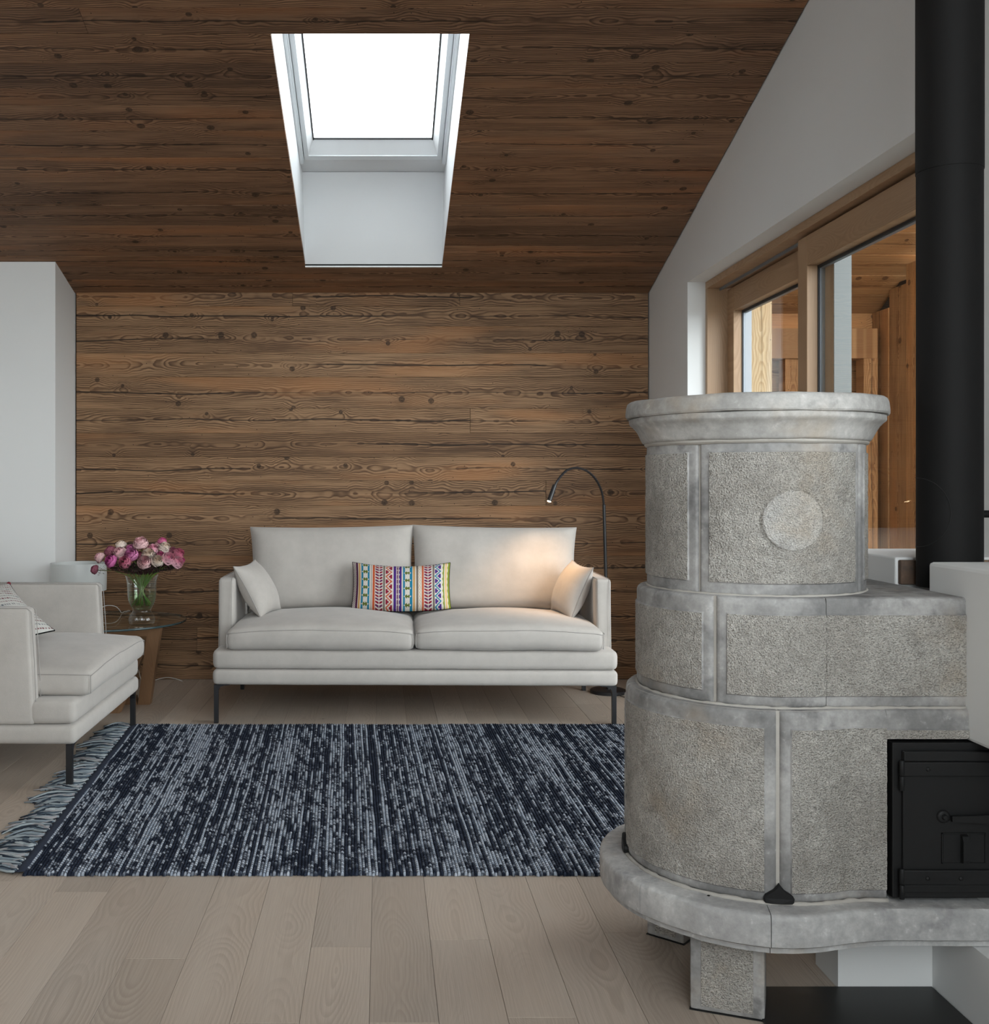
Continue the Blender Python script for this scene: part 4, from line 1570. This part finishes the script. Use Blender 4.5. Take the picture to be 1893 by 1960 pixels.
def color_cover(o, fn, w, h, n):
    me = o.data
    at = me.color_attributes.new('col', 'FLOAT_COLOR', 'POINT')
    co = np.empty(len(me.vertices) * 3)
    me.vertices.foreach_get('co', co)
    co = co.reshape(-1, 3)
    N1 = (n + 1) ** 2
    buf = np.ones((len(co), 4), dtype=np.float32)
    for k in range(len(co)):
        i, j = (k % N1) % (n + 1), (k % N1) // (n + 1)
        u = (math.sin((i / n * 2 - 1) * math.pi / 2) + 1) / 2
        v = (math.sin((j / n * 2 - 1) * math.pi / 2) + 1) / 2
        buf[k, :3] = fn(u, 1 - v)
    at.data.foreach_set('color', buf.ravel())


M['pattern'] = vcol('embroidered cushion cover', 0.9, 700.0, 0.5)
NN = 230
_, cv = cushion('embroidered_cushion', 'rectangular cushion with multicoloured embroidered stripes in the middle of the sofa', (0.098, 5.285, 0.582), (1, -0.018, -0.004), (0, 0.10, 0.24), 0.485, 0.235, 0.13,
                M['pattern'], n=NN, a_=3.2, b_=0.55, pinch=0.03, sag=0.020, seed=2.2)
color_cover(cv, pattern, 0, 0, NN)


def stitched(v, u):
    rowf = v * 17 + 0.25 * math.sin(u * 5)
    k = int(rowf)
    if abs(rowf - k - 0.5) < 0.14 and ((u * 38 + k * 0.37) % 1.0) < 0.55:
        return srgb('7c3c44') if k % 3 else srgb('6a6f78')
    return srgb('d9d8d3')


_, cv = cushion('stitched_cushion', 'white cushion with rows of dark red running stitches on the armchair', (-1.547, 4.150, 0.556), (0.662, -0.634, -0.398), (0.733, 0.654, 0.183), 0.40, 0.40, 0.11,
                M['pattern'], n=120, a_=2.4, b_=0.6, pinch=0.08, seed=7.1)
color_cover(cv, stitched, 0, 0, 120)
q = MB()
q.lathe([(0.0001, -0.009), (0.006, -0.0065), (0.009, 0), (0.006, 0.0065), (0.0001, 0.009)], (0, 0), 12)
pom = q.build('pompom', plain('dark red wool', (0.16, 0.02, 0.03), 0.95), cv.parent, True)
pom.location = (-0.198, 0, 0.198)

# ------------------------------------------------------------------ RUG
rug = thing('rug', 'blue and grey flat-woven wool rug with fringed end in front of the sofa', 'rug', (0, 3.87, 0))
YR0, YR1 = 2.958, 4.785
XRA, XRB = -0.955, 1.30
PIT = 0.0093


def rug_x(x, y):
    t = (x - XRA) / (XRB - XRA)
    return x + (-0.034 - 0.1045 * (y - YR0) / (YR1 - YR0)) * (1 - t)


nr = int((XRB - XRA) / PIT)
sub = 4
NX, NY = nr * sub + 1, 150
ix = np.arange(NX)
iy = np.arange(NY)
row = ix // sub
ph = (ix % sub) / sub
yy = YR0 + (YR1 - YR0) * iy / (NY - 1)
from mathutils import noise as mn
wob_r = np.array([[mn.noise(Vector((r_ * 0.35, y_ * 4.0, 0))) for r_ in range(nr + 1)] for y_ in yy]) * 0.0035
X = XRA + (ix / sub)[None, :] * PIT + wob_r[:, np.minimum(row, nr)]
t = (X - XRA) / (XRB - XRA)
X = X + (-0.034 - 0.1045 * (yy[:, None] - YR0) / (YR1 - YR0)) * (1 - t)
Y = np.repeat(yy[:, None], NX, 1) + rng.uniform(-0.0025, 0.0025, (NY, NX))
endj = rng.uniform(-0.004, 0.004, nr + 2)[np.minimum(row, nr)]
Y[0] += endj
Y[-1] += endj[::-1]
Z = 0.0065 + 0.0042 * np.abs(np.sin(np.pi * ph))[None, :] + rng.uniform(-0.0006, 0.0006, (NY, NX))
Z += 0.0018 * np.array([[mn.noise(Vector((x_ * 3, y_ * 3, 5))) for x_ in np.linspace(XRA, XRB, 60)] for y_ in yy])[:, np.minimum((ix * 60) // NX, 59)]
# rolled-down ends
X = np.vstack([X[:1], X[:1], X, X[-1:], X[-1:]])
Y = np.vstack([Y[:1] - 0.006, Y[:1] - 0.005, Y, Y[-1:] + 0.005, Y[-1:] + 0.006])
Z = np.vstack([Z[:1] * 0 + 0.0006, Z[:1] * 0.62, Z, Z[-1:] * 0.62, Z[-1:] * 0 + 0.0006])
NYY = NY + 4
co = np.stack([X, Y - 3.87, Z], -1).reshape(-1, 3)
jj, ii = np.meshgrid(np.arange(NYY - 1), np.arange(NX - 1), indexing='ij')
quads = np.stack([jj * NX + ii, jj * NX + ii + 1, (jj + 1) * NX + ii + 1, (jj + 1) * NX + ii], -1).reshape(-1, 4)
me = bpy.data.meshes.new('woven_field')
me.vertices.add(len(co))
me.vertices.foreach_set('co', co.ravel())
me.loops.add(quads.size)
me.loops.foreach_set('vertex_index', quads.ravel().astype(np.int32))
me.polygons.add(len(quads))
me.polygons.foreach_set('loop_start', np.arange(0, quads.size, 4, dtype=np.int32))
me.update(calc_edges=True)
uv = np.stack([np.repeat((ix / sub)[None, :], NYY, 0), Y], -1).reshape(-1, 2)
ul = me.uv_layers.new(name='weave')
ul.data.foreach_set('uv', uv[quads.ravel()].astype(np.float32).ravel())
me.polygons.foreach_set('use_smooth', [True] * len(quads))

a = N('woven blue wool', 0.95, 0.1)
uvn = a.n('ShaderNodeUVMap', uv_map='weave')
o = a.sep(uvn.outputs[0])
rid = a.m_('FLOOR', o[0])
half = a.mul(a.m_('MODULO', rid, 2.0), 0.5)
bead = a.add(a.mul(o[1], 1.0 / 0.0150), half)
bid = a.m_('FLOOR', bead)
bf = a.m_('FRACT', bead)
rf = a.m_('FRACT', o[0])
n1 = a.noise(a.xyz(a.mul(rid, 7.31), a.mul(o[1], 8.0), 0), 1.0, 3, 0.6)
n2 = a.noise(a.xyz(a.mul(o[0], 0.045), a.mul(o[1], 1.8), 4), 1.0, 3, 0.6)
n3 = a.white(a.xyz(rid, 3, 1))[0]
n4 = a.white(a.xyz(rid, bid, 2))[0]
n6 = a.noise(a.xyz(a.mul(o[0], 0.30), a.mul(o[1], 0.8), 7), 1.0, 2)
val = a.add(a.add(a.mul(n1, 1.2), a.add(a.mul(n2, 0.38), a.mul(n6, 0.3))), a.add(a.mul(n3, 0.32), a.mul(n4, 0.16)))
lt = a.step(val, 1.10, 1.34)
lightc = a.mix(n4, (0.34, 0.40, 0.49), (0.54, 0.59, 0.67))
darkc = a.mix(n4, (0.012, 0.016, 0.028), (0.034, 0.044, 0.068))
c = a.mix(lt, darkc, lightc)
gap = a.mul(a.step(a.m_('ABSOLUTE', a.sub(bf, 0.5)), 0.26, 0.5), 0.80)
c = a.mix(gap, c, (0.020, 0.027, 0.048))
gp2 = a.mul(a.step(a.m_('ABSOLUTE', a.sub(rf, 0.5)), 0.30, 0.5), 0.70)
c = a.mix(gp2, c, (0.016, 0.022, 0.040))
a.color(c)
a.bump(a.sub(a.mul(a.m_('SINE', a.mul(bf, math.pi)), 1.0), gp2), 0.8, 0.004)
me.materials.append(a.m)
wf = bpy.data.objects.new('woven_field', me)
wf.parent = rug
COL.objects.link(wf)

# dark binding along the fringed end
m = MB()
n = 40
vs = []
for i in range(n + 1):
    y = YR0 + 0.002 + (YR1 - YR0 - 0.004) * i / n
    xl = rug_x(XRA, y)
    for dx, z in ((-0.030, 0.001), (-0.028, 0.007), (-0.012, 0.0085), (0.004, 0.0102), (0.010, 0.006)):
        vs.append((xl + dx + 0.002 * mn.noise(Vector((y * 9, dx * 30, 1))), y - 3.87, z + 0.0012 * mn.noise(Vector((y * 25, dx * 60, 2)))))
m.grid(vs, 5, n + 1)
m.build('binding', M['navy'], rug, True)
# tassels
a = N('fringe yarn', 0.95, 0.1)
at = a.n('ShaderNodeVertexColor', layer_name='col')
a.color(at.outputs[0])
a.bump(a.noise(a.coord(), 400, 2), 0.5, 0.002)
M['yarn'] = a.m


def tassel_mesh(seed):
    r_ = random.Random(seed)
    m = MB()
    cols = []
    for s_ in range(9):
        y = r_.uniform(-0.008, 0.008)
        L = r_.uniform(0.085, 0.125)
        sp = r_.uniform(-0.030, 0.030)
        z = r_.uniform(0.003, 0.010)
        bend = r_.uniform(-0.020, 0.020)
        pts = []
        for i in range(6):
            t_ = i / 5
            pts.append((-L * t_, y + sp * t_ + bend * math.sin(t_ * math.pi * 1.2), 0.0030 + z * math.sin(t_ * math.pi) + (0.004 if i == 0 else 0)))
        k0 = len(m.v)
        m.tube(pts, [0.0030, 0.0033, 0.0033, 0.0030, 0.0027, 0.0018], 5)
        c = r_.choice([(0.30, 0.34, 0.36), (0.22, 0.26, 0.29), (0.40, 0.43, 0.44), (0.03, 0.04, 0.055), (0.10, 0.13, 0.16), (0.33, 0.32, 0.33)])
        cols += [c] * (len(m.v) - k0)
    me_ = bpy.data.meshes.new('tassel')
    me_.from_pydata(m.v, [], m.f)
    at_ = me_.color_attributes.new('col', 'FLOAT_COLOR', 'POINT')
    at_.data.foreach_set('color', [x for c in cols for x in (*c, 1)])
    me_.polygons.foreach_set('use_smooth', [True] * len(me_.polygons))
    me_.materials.append(M['yarn'])
    return me_


tm = [tassel_mesh(i) for i in range(8)]
nt = 42
for i in range(nt):
    y = YR0 + 0.012 + (YR1 - YR0 - 0.024) * i / (nt - 1)
    o = bpy.data.objects.new('tassel', tm[i % 8])
    o.location = (rug_x(XRA, y) - 0.024, y - 3.87 + random.uniform(-0.004, 0.004), 0)
    o.rotation_euler = (0, 0, random.uniform(-0.42, 0.42) + 0.12)
    s_ = random.uniform(0.95, 1.35)
    o.scale = (s_, 1.1, 1.2)
    o.parent = rug
    COL.objects.link(o)

# ------------------------------------------------------------------ SIDE TABLE, LAMPS, FLOWERS
TX, TY, TZ = -1.34, 5.22, 0.42
tb_ = thing('side_table', 'round glass-topped side table with slanted wooden frame legs beside the armchair', 'table', (TX, TY, 0))
m = MB()
m.lathe([(0.0001, TZ), (0.382, TZ), (0.382, TZ - 0.010), (0.0001, TZ - 0.010)], (0, 0), 72)
m.build('glass_top', M['table_glass'], tb_, True, True, 30)
m = MB()
m.lathe([(0.382, TZ - 0.0002), (0.3845, TZ - 0.001), (0.3855, TZ - 0.005), (0.3845, TZ - 0.009), (0.382, TZ - 0.0098)], (0, 0), 72)
m.build('glass_edge', M['glass_edge'], tb_, True)


def trap_frame(top, bot, ytop, ybot):
    """trapezoid board frame leaning from ybot at the floor to ytop under the glass"""
    w, d = 0.060, 0.026
    H = TZ - 0.011
    fr_ = bpy.data.objects.new('frame', None)
    fr_.parent = tb_
    fr_.location = (0, ybot - TY, 0)
    COL.objects.link(fr_)
    k = (ytop - ybot) / H
    for nm, P_ in (('leg', [(top, H), (top - w, H), (bot - w, 0.0), (bot, 0.0)]), ('leg', [(-top, H), (-top + w, H), (-bot + w, 0), (-bot, 0)]),
                   ('top_rail', [(-top + w + 0.001, H - 0.0008), (top - w - 0.001, H - 0.0008), (top - w - 0.009, H - 0.044), (-top + w + 0.009, H - 0.044)]),
                   ('bottom_rail', [(-bot + w + 0.008, 0.044), (bot - w - 0.008, 0.044), (bot - w - 0.001, 0.0), (-bot + w + 0.001, 0.0)])):
        if bot - w < 0.02 and nm == 'bottom_rail':
            continue
        q = MB()
        cx = sum(p[0] for p in P_) / 4
        if nm == 'leg':
            q.prism([(z, x - cx) for x, z in P_], 'z', -d, d)
            q.v = [(x, y, z + k * x) for x, y, z in q.v]
            o = q.build(nm, M['table_oak'], fr_)
            # local x is up, y is sideways
            o.matrix_basis = Matrix(((0, 1, 0, cx), (0, 0, 1, 0), (1, 0, 0, 0), (0, 0, 0, 1)))
        else:
            q.prism([(x - cx, z) for x, z in P_], 'y', -d, d)
            q.v = [(x, y + k * z, z) for x, y, z in q.v]
            o = q.build(nm, M['table_oak'], fr_)
            o.location = (cx, 0, 0)


trap_frame(0.306, 0.205, 5.045, 5.275)
trap_frame(0.215, 0.105, 5.430, 5.075)

# vase with water
VX, VY = -1.128, 5.045
vase = thing('glass_vase', 'clear footed glass vase of water with green stems on the side table', 'vase', (VX, VY, TZ))
outer = [(0.0001, 0.0), (0.052, 0.0), (0.058, 0.006), (0.0625, 0.020), (0.062, 0.030), (0.056, 0.045), (0.045, 0.060), (0.042, 0.066), (0.046, 0.076), (0.056, 0.095), (0.064, 0.115), (0.067, 0.140),
         (0.0675, 0.165), (0.0680, 0.185), (0.071, 0.208), (0.0765, 0.228), (0.0785, 0.232)]
inner = [(0.0765, 0.232), (0.074, 0.226), (0.0685, 0.206), (0.0655, 0.185), (0.065, 0.165), (0.0645, 0.140), (0.0615, 0.116), (0.053, 0.096), (0.043, 0.078), (0.036, 0.070), (0.0001, 0.068)]
m = MB()
m.lathe(outer + inner, (0, 0), 48)
m.build('vessel', M['vase_glass'], vase, True, True, 60)
m = MB()
m.lathe([(0.0001, 0.070), (0.035, 0.0715), (0.0425, 0.0785), (0.0525, 0.0965), (0.061, 0.1165), (0.064, 0.140), (0.0642, 0.153), (0.0001, 0.153)], (0, 0), 48)
m.build('water', M['water'], vase, True, True, 60)


def petal_mat(name, c, rim):
    a_ = N(name, 0.7, 0.2)
    o_ = a_.sep(a_.coord())
    d_ = a_.m_('SQRT', a_.add(a_.mul(o_[0], o_[0]), a_.mul(o_[1], o_[1])))
    n_ = a_.noise(a_.coord(), 120, 2)
    c_ = a_.mix(a_.rng(d_, 0.004, 0.026, 0, 1), c, rim)
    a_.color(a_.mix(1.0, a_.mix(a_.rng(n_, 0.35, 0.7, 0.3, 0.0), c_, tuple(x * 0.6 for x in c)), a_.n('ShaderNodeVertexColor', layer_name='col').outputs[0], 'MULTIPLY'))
    a_.b.inputs['Subsurface Weight'].default_value = 0.0
    return a_.m


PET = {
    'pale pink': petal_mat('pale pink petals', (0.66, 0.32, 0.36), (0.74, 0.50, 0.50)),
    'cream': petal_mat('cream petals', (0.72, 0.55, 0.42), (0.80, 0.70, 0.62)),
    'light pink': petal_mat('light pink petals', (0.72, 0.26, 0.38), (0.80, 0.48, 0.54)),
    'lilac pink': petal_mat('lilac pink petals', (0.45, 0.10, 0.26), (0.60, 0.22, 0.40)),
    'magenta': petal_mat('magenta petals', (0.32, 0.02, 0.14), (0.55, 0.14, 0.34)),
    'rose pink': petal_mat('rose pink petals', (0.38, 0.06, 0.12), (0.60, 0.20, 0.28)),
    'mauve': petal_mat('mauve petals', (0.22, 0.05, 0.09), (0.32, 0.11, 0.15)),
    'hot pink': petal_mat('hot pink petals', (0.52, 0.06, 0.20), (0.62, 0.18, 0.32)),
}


def rose_mesh(seed):
    r_ = random.Random(seed)
    m = MB()
    R0 = 0.0265
    tone = []
    lay = [(5, 1.08, 0.62, 0.55, -0.10), (5, 1.0, 0.80, 0.50, 0.0), (5, 0.82, 0.92, 0.48, 0.10), (5, 0.62, 0.94, 0.48, 0.14), (4, 0.42, 0.92, 0.55, 0.16), (3, 0.23, 0.90, 0.65, 0.16)]
    for li, (n_, rr, hh, wd, lift) in enumerate(lay):
        for k in range(n_):
            th0 = 2 * math.pi * (k / n_) + li * 0.7 + r_.uniform(-0.15, 0.15)
            dr_ = r_.uniform(0.92, 1.06)
            vs = []
            for j in range(6):
                v = j / 5
                for i in range(7):
                    u = i / 6 * 2 - 1
                    wid = wd * 1.9 * (0.45 + 0.55 * math.sin(min(1, v * 1.25) * math.pi / 2)) * (1 - 0.35 * max(0, v - 0.7) / 0.3)
                    th = th0 + u * wid
                    prof_r = math.sin(0.12 + v * 2.05) ** 0.85
                    rad = R0 * rr * dr_ * (0.15 + 0.85 * prof_r) * (1 + 0.05 * u * u)
                    z = R0 * (-0.85 + 1.55 * hh * v - 0.20 * u * u * v + lift * v) + (0.0016 if j == 5 else 0)
                    if j == 5:
                        rad *= 1.03 if li < 3 else 0.98
                    vs.append((rad * math.cos(th), rad * math.sin(th), z))
            m.grid(vs, 7, 6)
            sh = r_.uniform(0.82, 1.08)
            tone += [x for j in range(6) for i in range(7) for x in ([(0.46, 0.58, 0.72, 0.90, 1.06, 1.22)[j] * sh] * 3 + [1.0])]  # crease shade put into the colour: petal bases dark, tips light
    me_ = bpy.data.meshes.new('bloom')
    me_.from_pydata(m.v, [], m.f)
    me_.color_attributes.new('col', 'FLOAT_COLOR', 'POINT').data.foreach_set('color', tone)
    me_.polygons.foreach_set('use_smooth', [True] * len(me_.polygons))
    return me_


roses = [
    (985, 265, 115, 'pale pink', 0.02, 'large pale pink rose at the very top of the bouquet'),
    (640, 300, 90, 'cream', 0.05, 'cream rose high on the armchair side of the bouquet'),
    (1360, 235, 75, 'hot pink', 0.08, 'deep pink rose peeping from behind the top of the bouquet on the sofa side'),
    (1275, 305, 60, 'pale pink', 0.07, 'small pale pink rosebud behind the cream rose near the top of the bouquet'),
    (1405, 340, 95, 'cream', 0.03, 'pale cream-pink rose just below the deep pink one near the top of the bouquet'),
    (455, 405, 100, 'mauve', 0.05, 'dusty mauve rose behind the magenta rose on the armchair side'),
    (620, 432, 102, 'pale pink', -0.02, 'pale pink open rose between the mauve and the lilac roses'),
    (810, 370, 88, 'lilac pink', 0.04, 'lilac pink rose directly behind the larger lilac one'),
    (820, 465, 106, 'lilac pink', -0.05, 'large round lilac pink rose left of the bouquet centre'),
    (955, 468, 66, 'rose pink', -0.01, 'small rose pink flower tucked beside the large lilac rose'),
    (1115, 462, 106, 'cream', -0.03, 'cream-pink rose speckled with dark seeds at the bouquet centre'),
    (1195, 372, 92, 'light pink', 0.02, 'light pink rose behind the speckled cream-pink one'),
    (1330, 470, 62, 'hot pink', -0.01, 'small hot pink rose above the white-cream rose'),
    (1540, 412, 82, 'mauve', 0.04, 'mauve rose behind the outer pink roses on the sofa side'),
    (1645, 442, 90, 'rose pink', 0.01, 'rose pink flower at the outer upper edge on the sofa side'),
    (1470, 527, 102, 'light pink', -0.06, 'full light pink rose right of the white-cream rose'),
    (1622, 592, 96, 'light pink', -0.04, 'light pink rose lowest at the outer edge on the sofa side'),
    (1275, 565, 96, 'cream', -0.08, 'white-cream rose low at the front of the bouquet'),
    (1045, 592, 106, 'pale pink', -0.09, 'pale pink rose low at the front, over the middle of the vase'),
    (710, 592, 100, 'rose pink', -0.07, 'rose pink flower low at the front beside the magenta rose'),
    (465, 572, 98, 'magenta', -0.06, 'vivid magenta rose on the armchair side of the bouquet'),
    (272, 510, 86, 'pale pink', 0.0, 'pale pink rosebud at the outer edge in front of the lamp shade'),
    (188, 720, 72, 'mauve', -0.01, 'dusty red carnation drooping in front of the table lamp'),
    (1708, 560, 44, 'hot pink', 0.02, 'tiny hot pink flower at the outermost edge on the sofa side'),
]
rms = [rose_mesh(i) for i in range(4)]
bc_ = Vector((VX, VY, TZ + 0.235))
cen = Vector((VX + 0.0, VY + 0.02, TZ + 0.20))
bl_cache = {}
bpos = []
for i, (cx, cy, rp, colr, dy, lab) in enumerate(roses):
    c = wp(160 + cx * 0.1109, 1010 + cy * 0.1109, VY + dy)
    bpos.append(c)
    rad = rp * 0.1109 / F * VY
    d = (c - cen)
    d.y -= 0.10
    d.z += 0.02
    d.normalize()
    t_ = thing('rose', lab, 'flower', c, group='roses in the glass vase')
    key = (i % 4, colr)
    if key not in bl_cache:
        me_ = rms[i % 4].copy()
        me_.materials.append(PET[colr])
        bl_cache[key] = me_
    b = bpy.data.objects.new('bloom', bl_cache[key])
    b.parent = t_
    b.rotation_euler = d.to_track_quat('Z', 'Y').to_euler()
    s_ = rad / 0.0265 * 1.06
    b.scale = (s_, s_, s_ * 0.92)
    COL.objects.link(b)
    # stem down through the neck of the vase into the water
    an = random.uniform(0, 6.28)
    rim = bc_ + Vector(((c.x - VX) * 0.28, (c.y - VY) * 0.25, -0.005))
    bot_ = Vector((VX - (c.x - VX) * 0.22 + random.uniform(-0.012, 0.012), VY + random.uniform(-0.025, 0.025), TZ + random.uniform(0.082, 0.10)))
    q = MB()
    pts = [c - d * rad * 0.6, c - d * rad * 0.6 + (rim - c) * 0.5 + Vector((0, 0, 0.012)), rim, rim.lerp(bot_, 0.5), bot_]
    q.tube([p - c for p in pts], [0.0019, 0.0020, 0.0021, 0.0022, 0.0022], 6)
    q.build('stem', M['stem'], t_, True)
# leaves and dark seed heads
m = MB()
for i in range(430):
    an, rr = random.uniform(0, 6.28), random.uniform(0.02, 0.145)
    p = bc_ + Vector((math.cos(an) * rr * 1.05, math.sin(an) * rr * 0.6, random.uniform(-0.004, 0.034) + rr * 0.20))
    dvec = Vector((math.cos(an), math.sin(an) * 0.7, random.uniform(-0.2, 0.5))).normalized()
    sd = dvec.cross(Vector((0, 0, 1))).normalized()
    L, wv = random.uniform(0.018, 0.034), random.uniform(0.006, 0.011)
    up_ = sd.cross(dvec)
    vs = [p, p + dvec * L * 0.35 + sd * wv + up_ * 0.002, p + dvec * L * 0.4 - up_ * 0.002, p + dvec * L * 0.35 - sd * wv + up_ * 0.002, p + dvec * L]
    m.add(vs, [(0, 1, 2), (0, 2, 3), (1, 4, 2), (2, 4, 3)])
o = m.build('bouquet_leaves', M['leaf'], None, False, False)
tag(o, 'dark green leaves massed under the roses above the vase rim', 'leaves', None, 'stuff')
m = MB()
octv = [(1, 0, 0), (-1, 0, 0), (0, 1, 0), (0, -1, 0), (0, 0, 1), (0, 0, -1)]
octf = [(0, 2, 4), (2, 1, 4), (1, 3, 4), (3, 0, 4), (2, 0, 5), (1, 2, 5), (3, 1, 5), (0, 3, 5)]
for i in range(120):
    an = random.uniform(0, 6.28)
    el = random.uniform(-0.05, 1.35)
    rr = random.uniform(0.09, 0.205)
    tip = bc_ + Vector((math.cos(an) * rr * math.cos(el) * 1.12, math.sin(an) * rr * 0.65 * math.cos(el), 0.02 + rr * math.sin(el) * 0.66))
    root_ = bc_ + Vector(((tip.x - VX) * 0.2, (tip.y - VY) * 0.2, 0.0))
    m.tube([root_, root_.lerp(tip, 0.6) + Vector((0, 0, 0.008)), tip], 0.00045, 3, caps=False)
    for k in range(16):
        q = tip + Vector((random.gauss(0, 0.011), random.gauss(0, 0.011), random.gauss(0, 0.009)))
        s_ = random.uniform(0.0011, 0.0021)
        m.add([q + Vector(v) * s_ for v in octv], octf)
for i in range(2200):
    an = random.uniform(0, 6.28)
    rr = random.uniform(0.0, 0.165)
    q = bc_ + Vector((math.cos(an) * rr, math.sin(an) * rr * 0.7, random.uniform(0.0, 0.035) + rr * 0.15))
    s_ = random.uniform(0.0014, 0.0032)
    m.add([q + Vector(v) * s_ for v in octv], octf)
o = m.build('seed_sprigs', M['twig'], None, False, False)
tag(o, 'fine dark red seed sprigs spraying out between the roses', 'sprigs', None, 'stuff')

# small table lamp with a frosted drum shade
LX, LY = -1.532, 5.42
tl = thing('table_lamp', 'small table lamp with a frosted white drum shade behind the armchair', 'lamp', (LX, LY, TZ))
m = MB()
m.lathe([(0.136, 0.262), (0.1385, 0.2625), (0.1395, 0.258), (0.1385, 0.18), (0.1370, 0.124), (0.1345, 0.124), (0.1360, 0.18), (0.137, 0.256), (0.136, 0.262)], (0, 0), 56)
m.build('lamp_shade', M['shade'], tl, True, True, 50)
m = MB()
m.lathe([(0.0001, 0.0), (0.058, 0.0), (0.060, 0.004), (0.055, 0.012), (0.030, 0.022), (0.016, 0.05), (0.013, 0.10), (0.012, 0.14), (0.0001, 0.142)], (0, 0), 32)
m.build('lamp_base', M['shade'], tl, True, True, 50)
m = MB()
P0 = Vector((LX, LY, TZ))
m.tube(smooth3([Vector(p) for p in ((0.05, 0, 0.006), (0.10, 0, 0.03), (0.14, 0.01, 0.045), (0.18, 0.02, 0.04), (0.20, 0.03, 0.02), (0.205, 0.05, 0.004), (0.21, 0.12, 0.003), (0.22, 0.20, -0.02), (0.23, 0.24, -0.2), (0.25, 0.29, -0.38), (0.27, 0.38, -0.414), (0.31, 0.43, -0.405), (0.36, 0.44, -0.397), (0.41, 0.44, -0.405), (0.445, 0.43, -0.416))]), 0.0018, 6)
m.build('cord', M['cord'], tl, True)

# floor reading lamp
fl_ = thing('floor_lamp', 'slim black floor reading lamp with a lit bent gooseneck behind the sofa', 'lamp', (1.176, 5.55, 0))
O = Vector((1.176, 5.55, 0))
m = MB()
m.lathe([(0.0001, 0.024), (0.012, 0.024), (0.013, 0.020), (0.085, 0.019), (0.092, 0.016), (0.093, 0.0), (0.0001, 0.0)], (0, 0), 40)
m.build('base', M['black_metal'], fl_, True, True, 40)
pole = [Vector((1.176, 5.55, 0.02)), wp(1159.5, 1100, 5.55), wp(1156, 966, 5.545)]
m = MB()
m.tube([p - O for p in pole], [0.0085, 0.0085, 0.0085], 12)
m.build('pole', M['black_metal'], fl_, True, True, 50)
gp = [(1156, 970, 5.545), (1154, 952, 5.53), (1149.5, 935, 5.51), (1140, 917, 5.46), (1127, 904, 5.39), (1112, 897, 5.31), (1097, 896, 5.24), (1084, 901, 5.18), (1074, 911, 5.14), (1066, 922, 5.11), (1061.5, 931, 5.10)]
m = MB()
gpts = [wp(*p) - O for p in gp]
m.tube(smooth3(gpts, 4), 0.0058, 10)
m.build('gooseneck', M['black_metal'], fl_, True, True, 50)
h0, h1 = wp(1061.8, 929, 5.102), wp(1051, 959.5, 5.085)
hdir = (h1 - h0).normalized()
m = MB()
m.tube([h0 - O, h0 + hdir * 0.028 - O, h0 + hdir * 0.0285 - O, h0 + hdir * 0.031 - O, h0 + hdir * 0.0315 - O, h1 - O], [0.0105, 0.0105, 0.0095, 0.0095, 0.0112, 0.0112], 16)
hd_ = m.build('lamp_head', M['black_metal'], fl_, True, True, 40)
m = MB()
m.tube([h1 - hdir * 0.001 - O, h1 + hdir * 0.0015 - O], [0.0095, 0.0088], 16)
tag(m.build('lens', M['lens'], hd_, False), 'glowing warm lens')
m = MB()
m.tube(smooth3([Vector(p) for p in ((0.03, -0.09, 0.006), (0.05, -0.13, 0.004), (0.10, -0.16, 0.003), (0.18, -0.14, 0.003), (0.24, -0.08, 0.003))]), 0.0022, 6)
m.build('cord', M['black_metal'], fl_, True)
sp = bpy.data.lights.new('reading_lamp_bulb', 'SPOT')
sp.energy = 5.5
sp.color = (1.0, 0.60, 0.30)
sp.spot_size = math.radians(105)
sp.spot_blend = 1.0
sp.shadow_soft_size = 0.008
so = bpy.data.objects.new('reading_lamp_bulb', sp)
so.location = h1 + hdir * 0.006
tgt = Vector((0.82, 5.30, 0.42))
so.rotation_euler = (tgt - so.location).to_track_quat('-Z', 'Y').to_euler()
COL.objects.link(so)
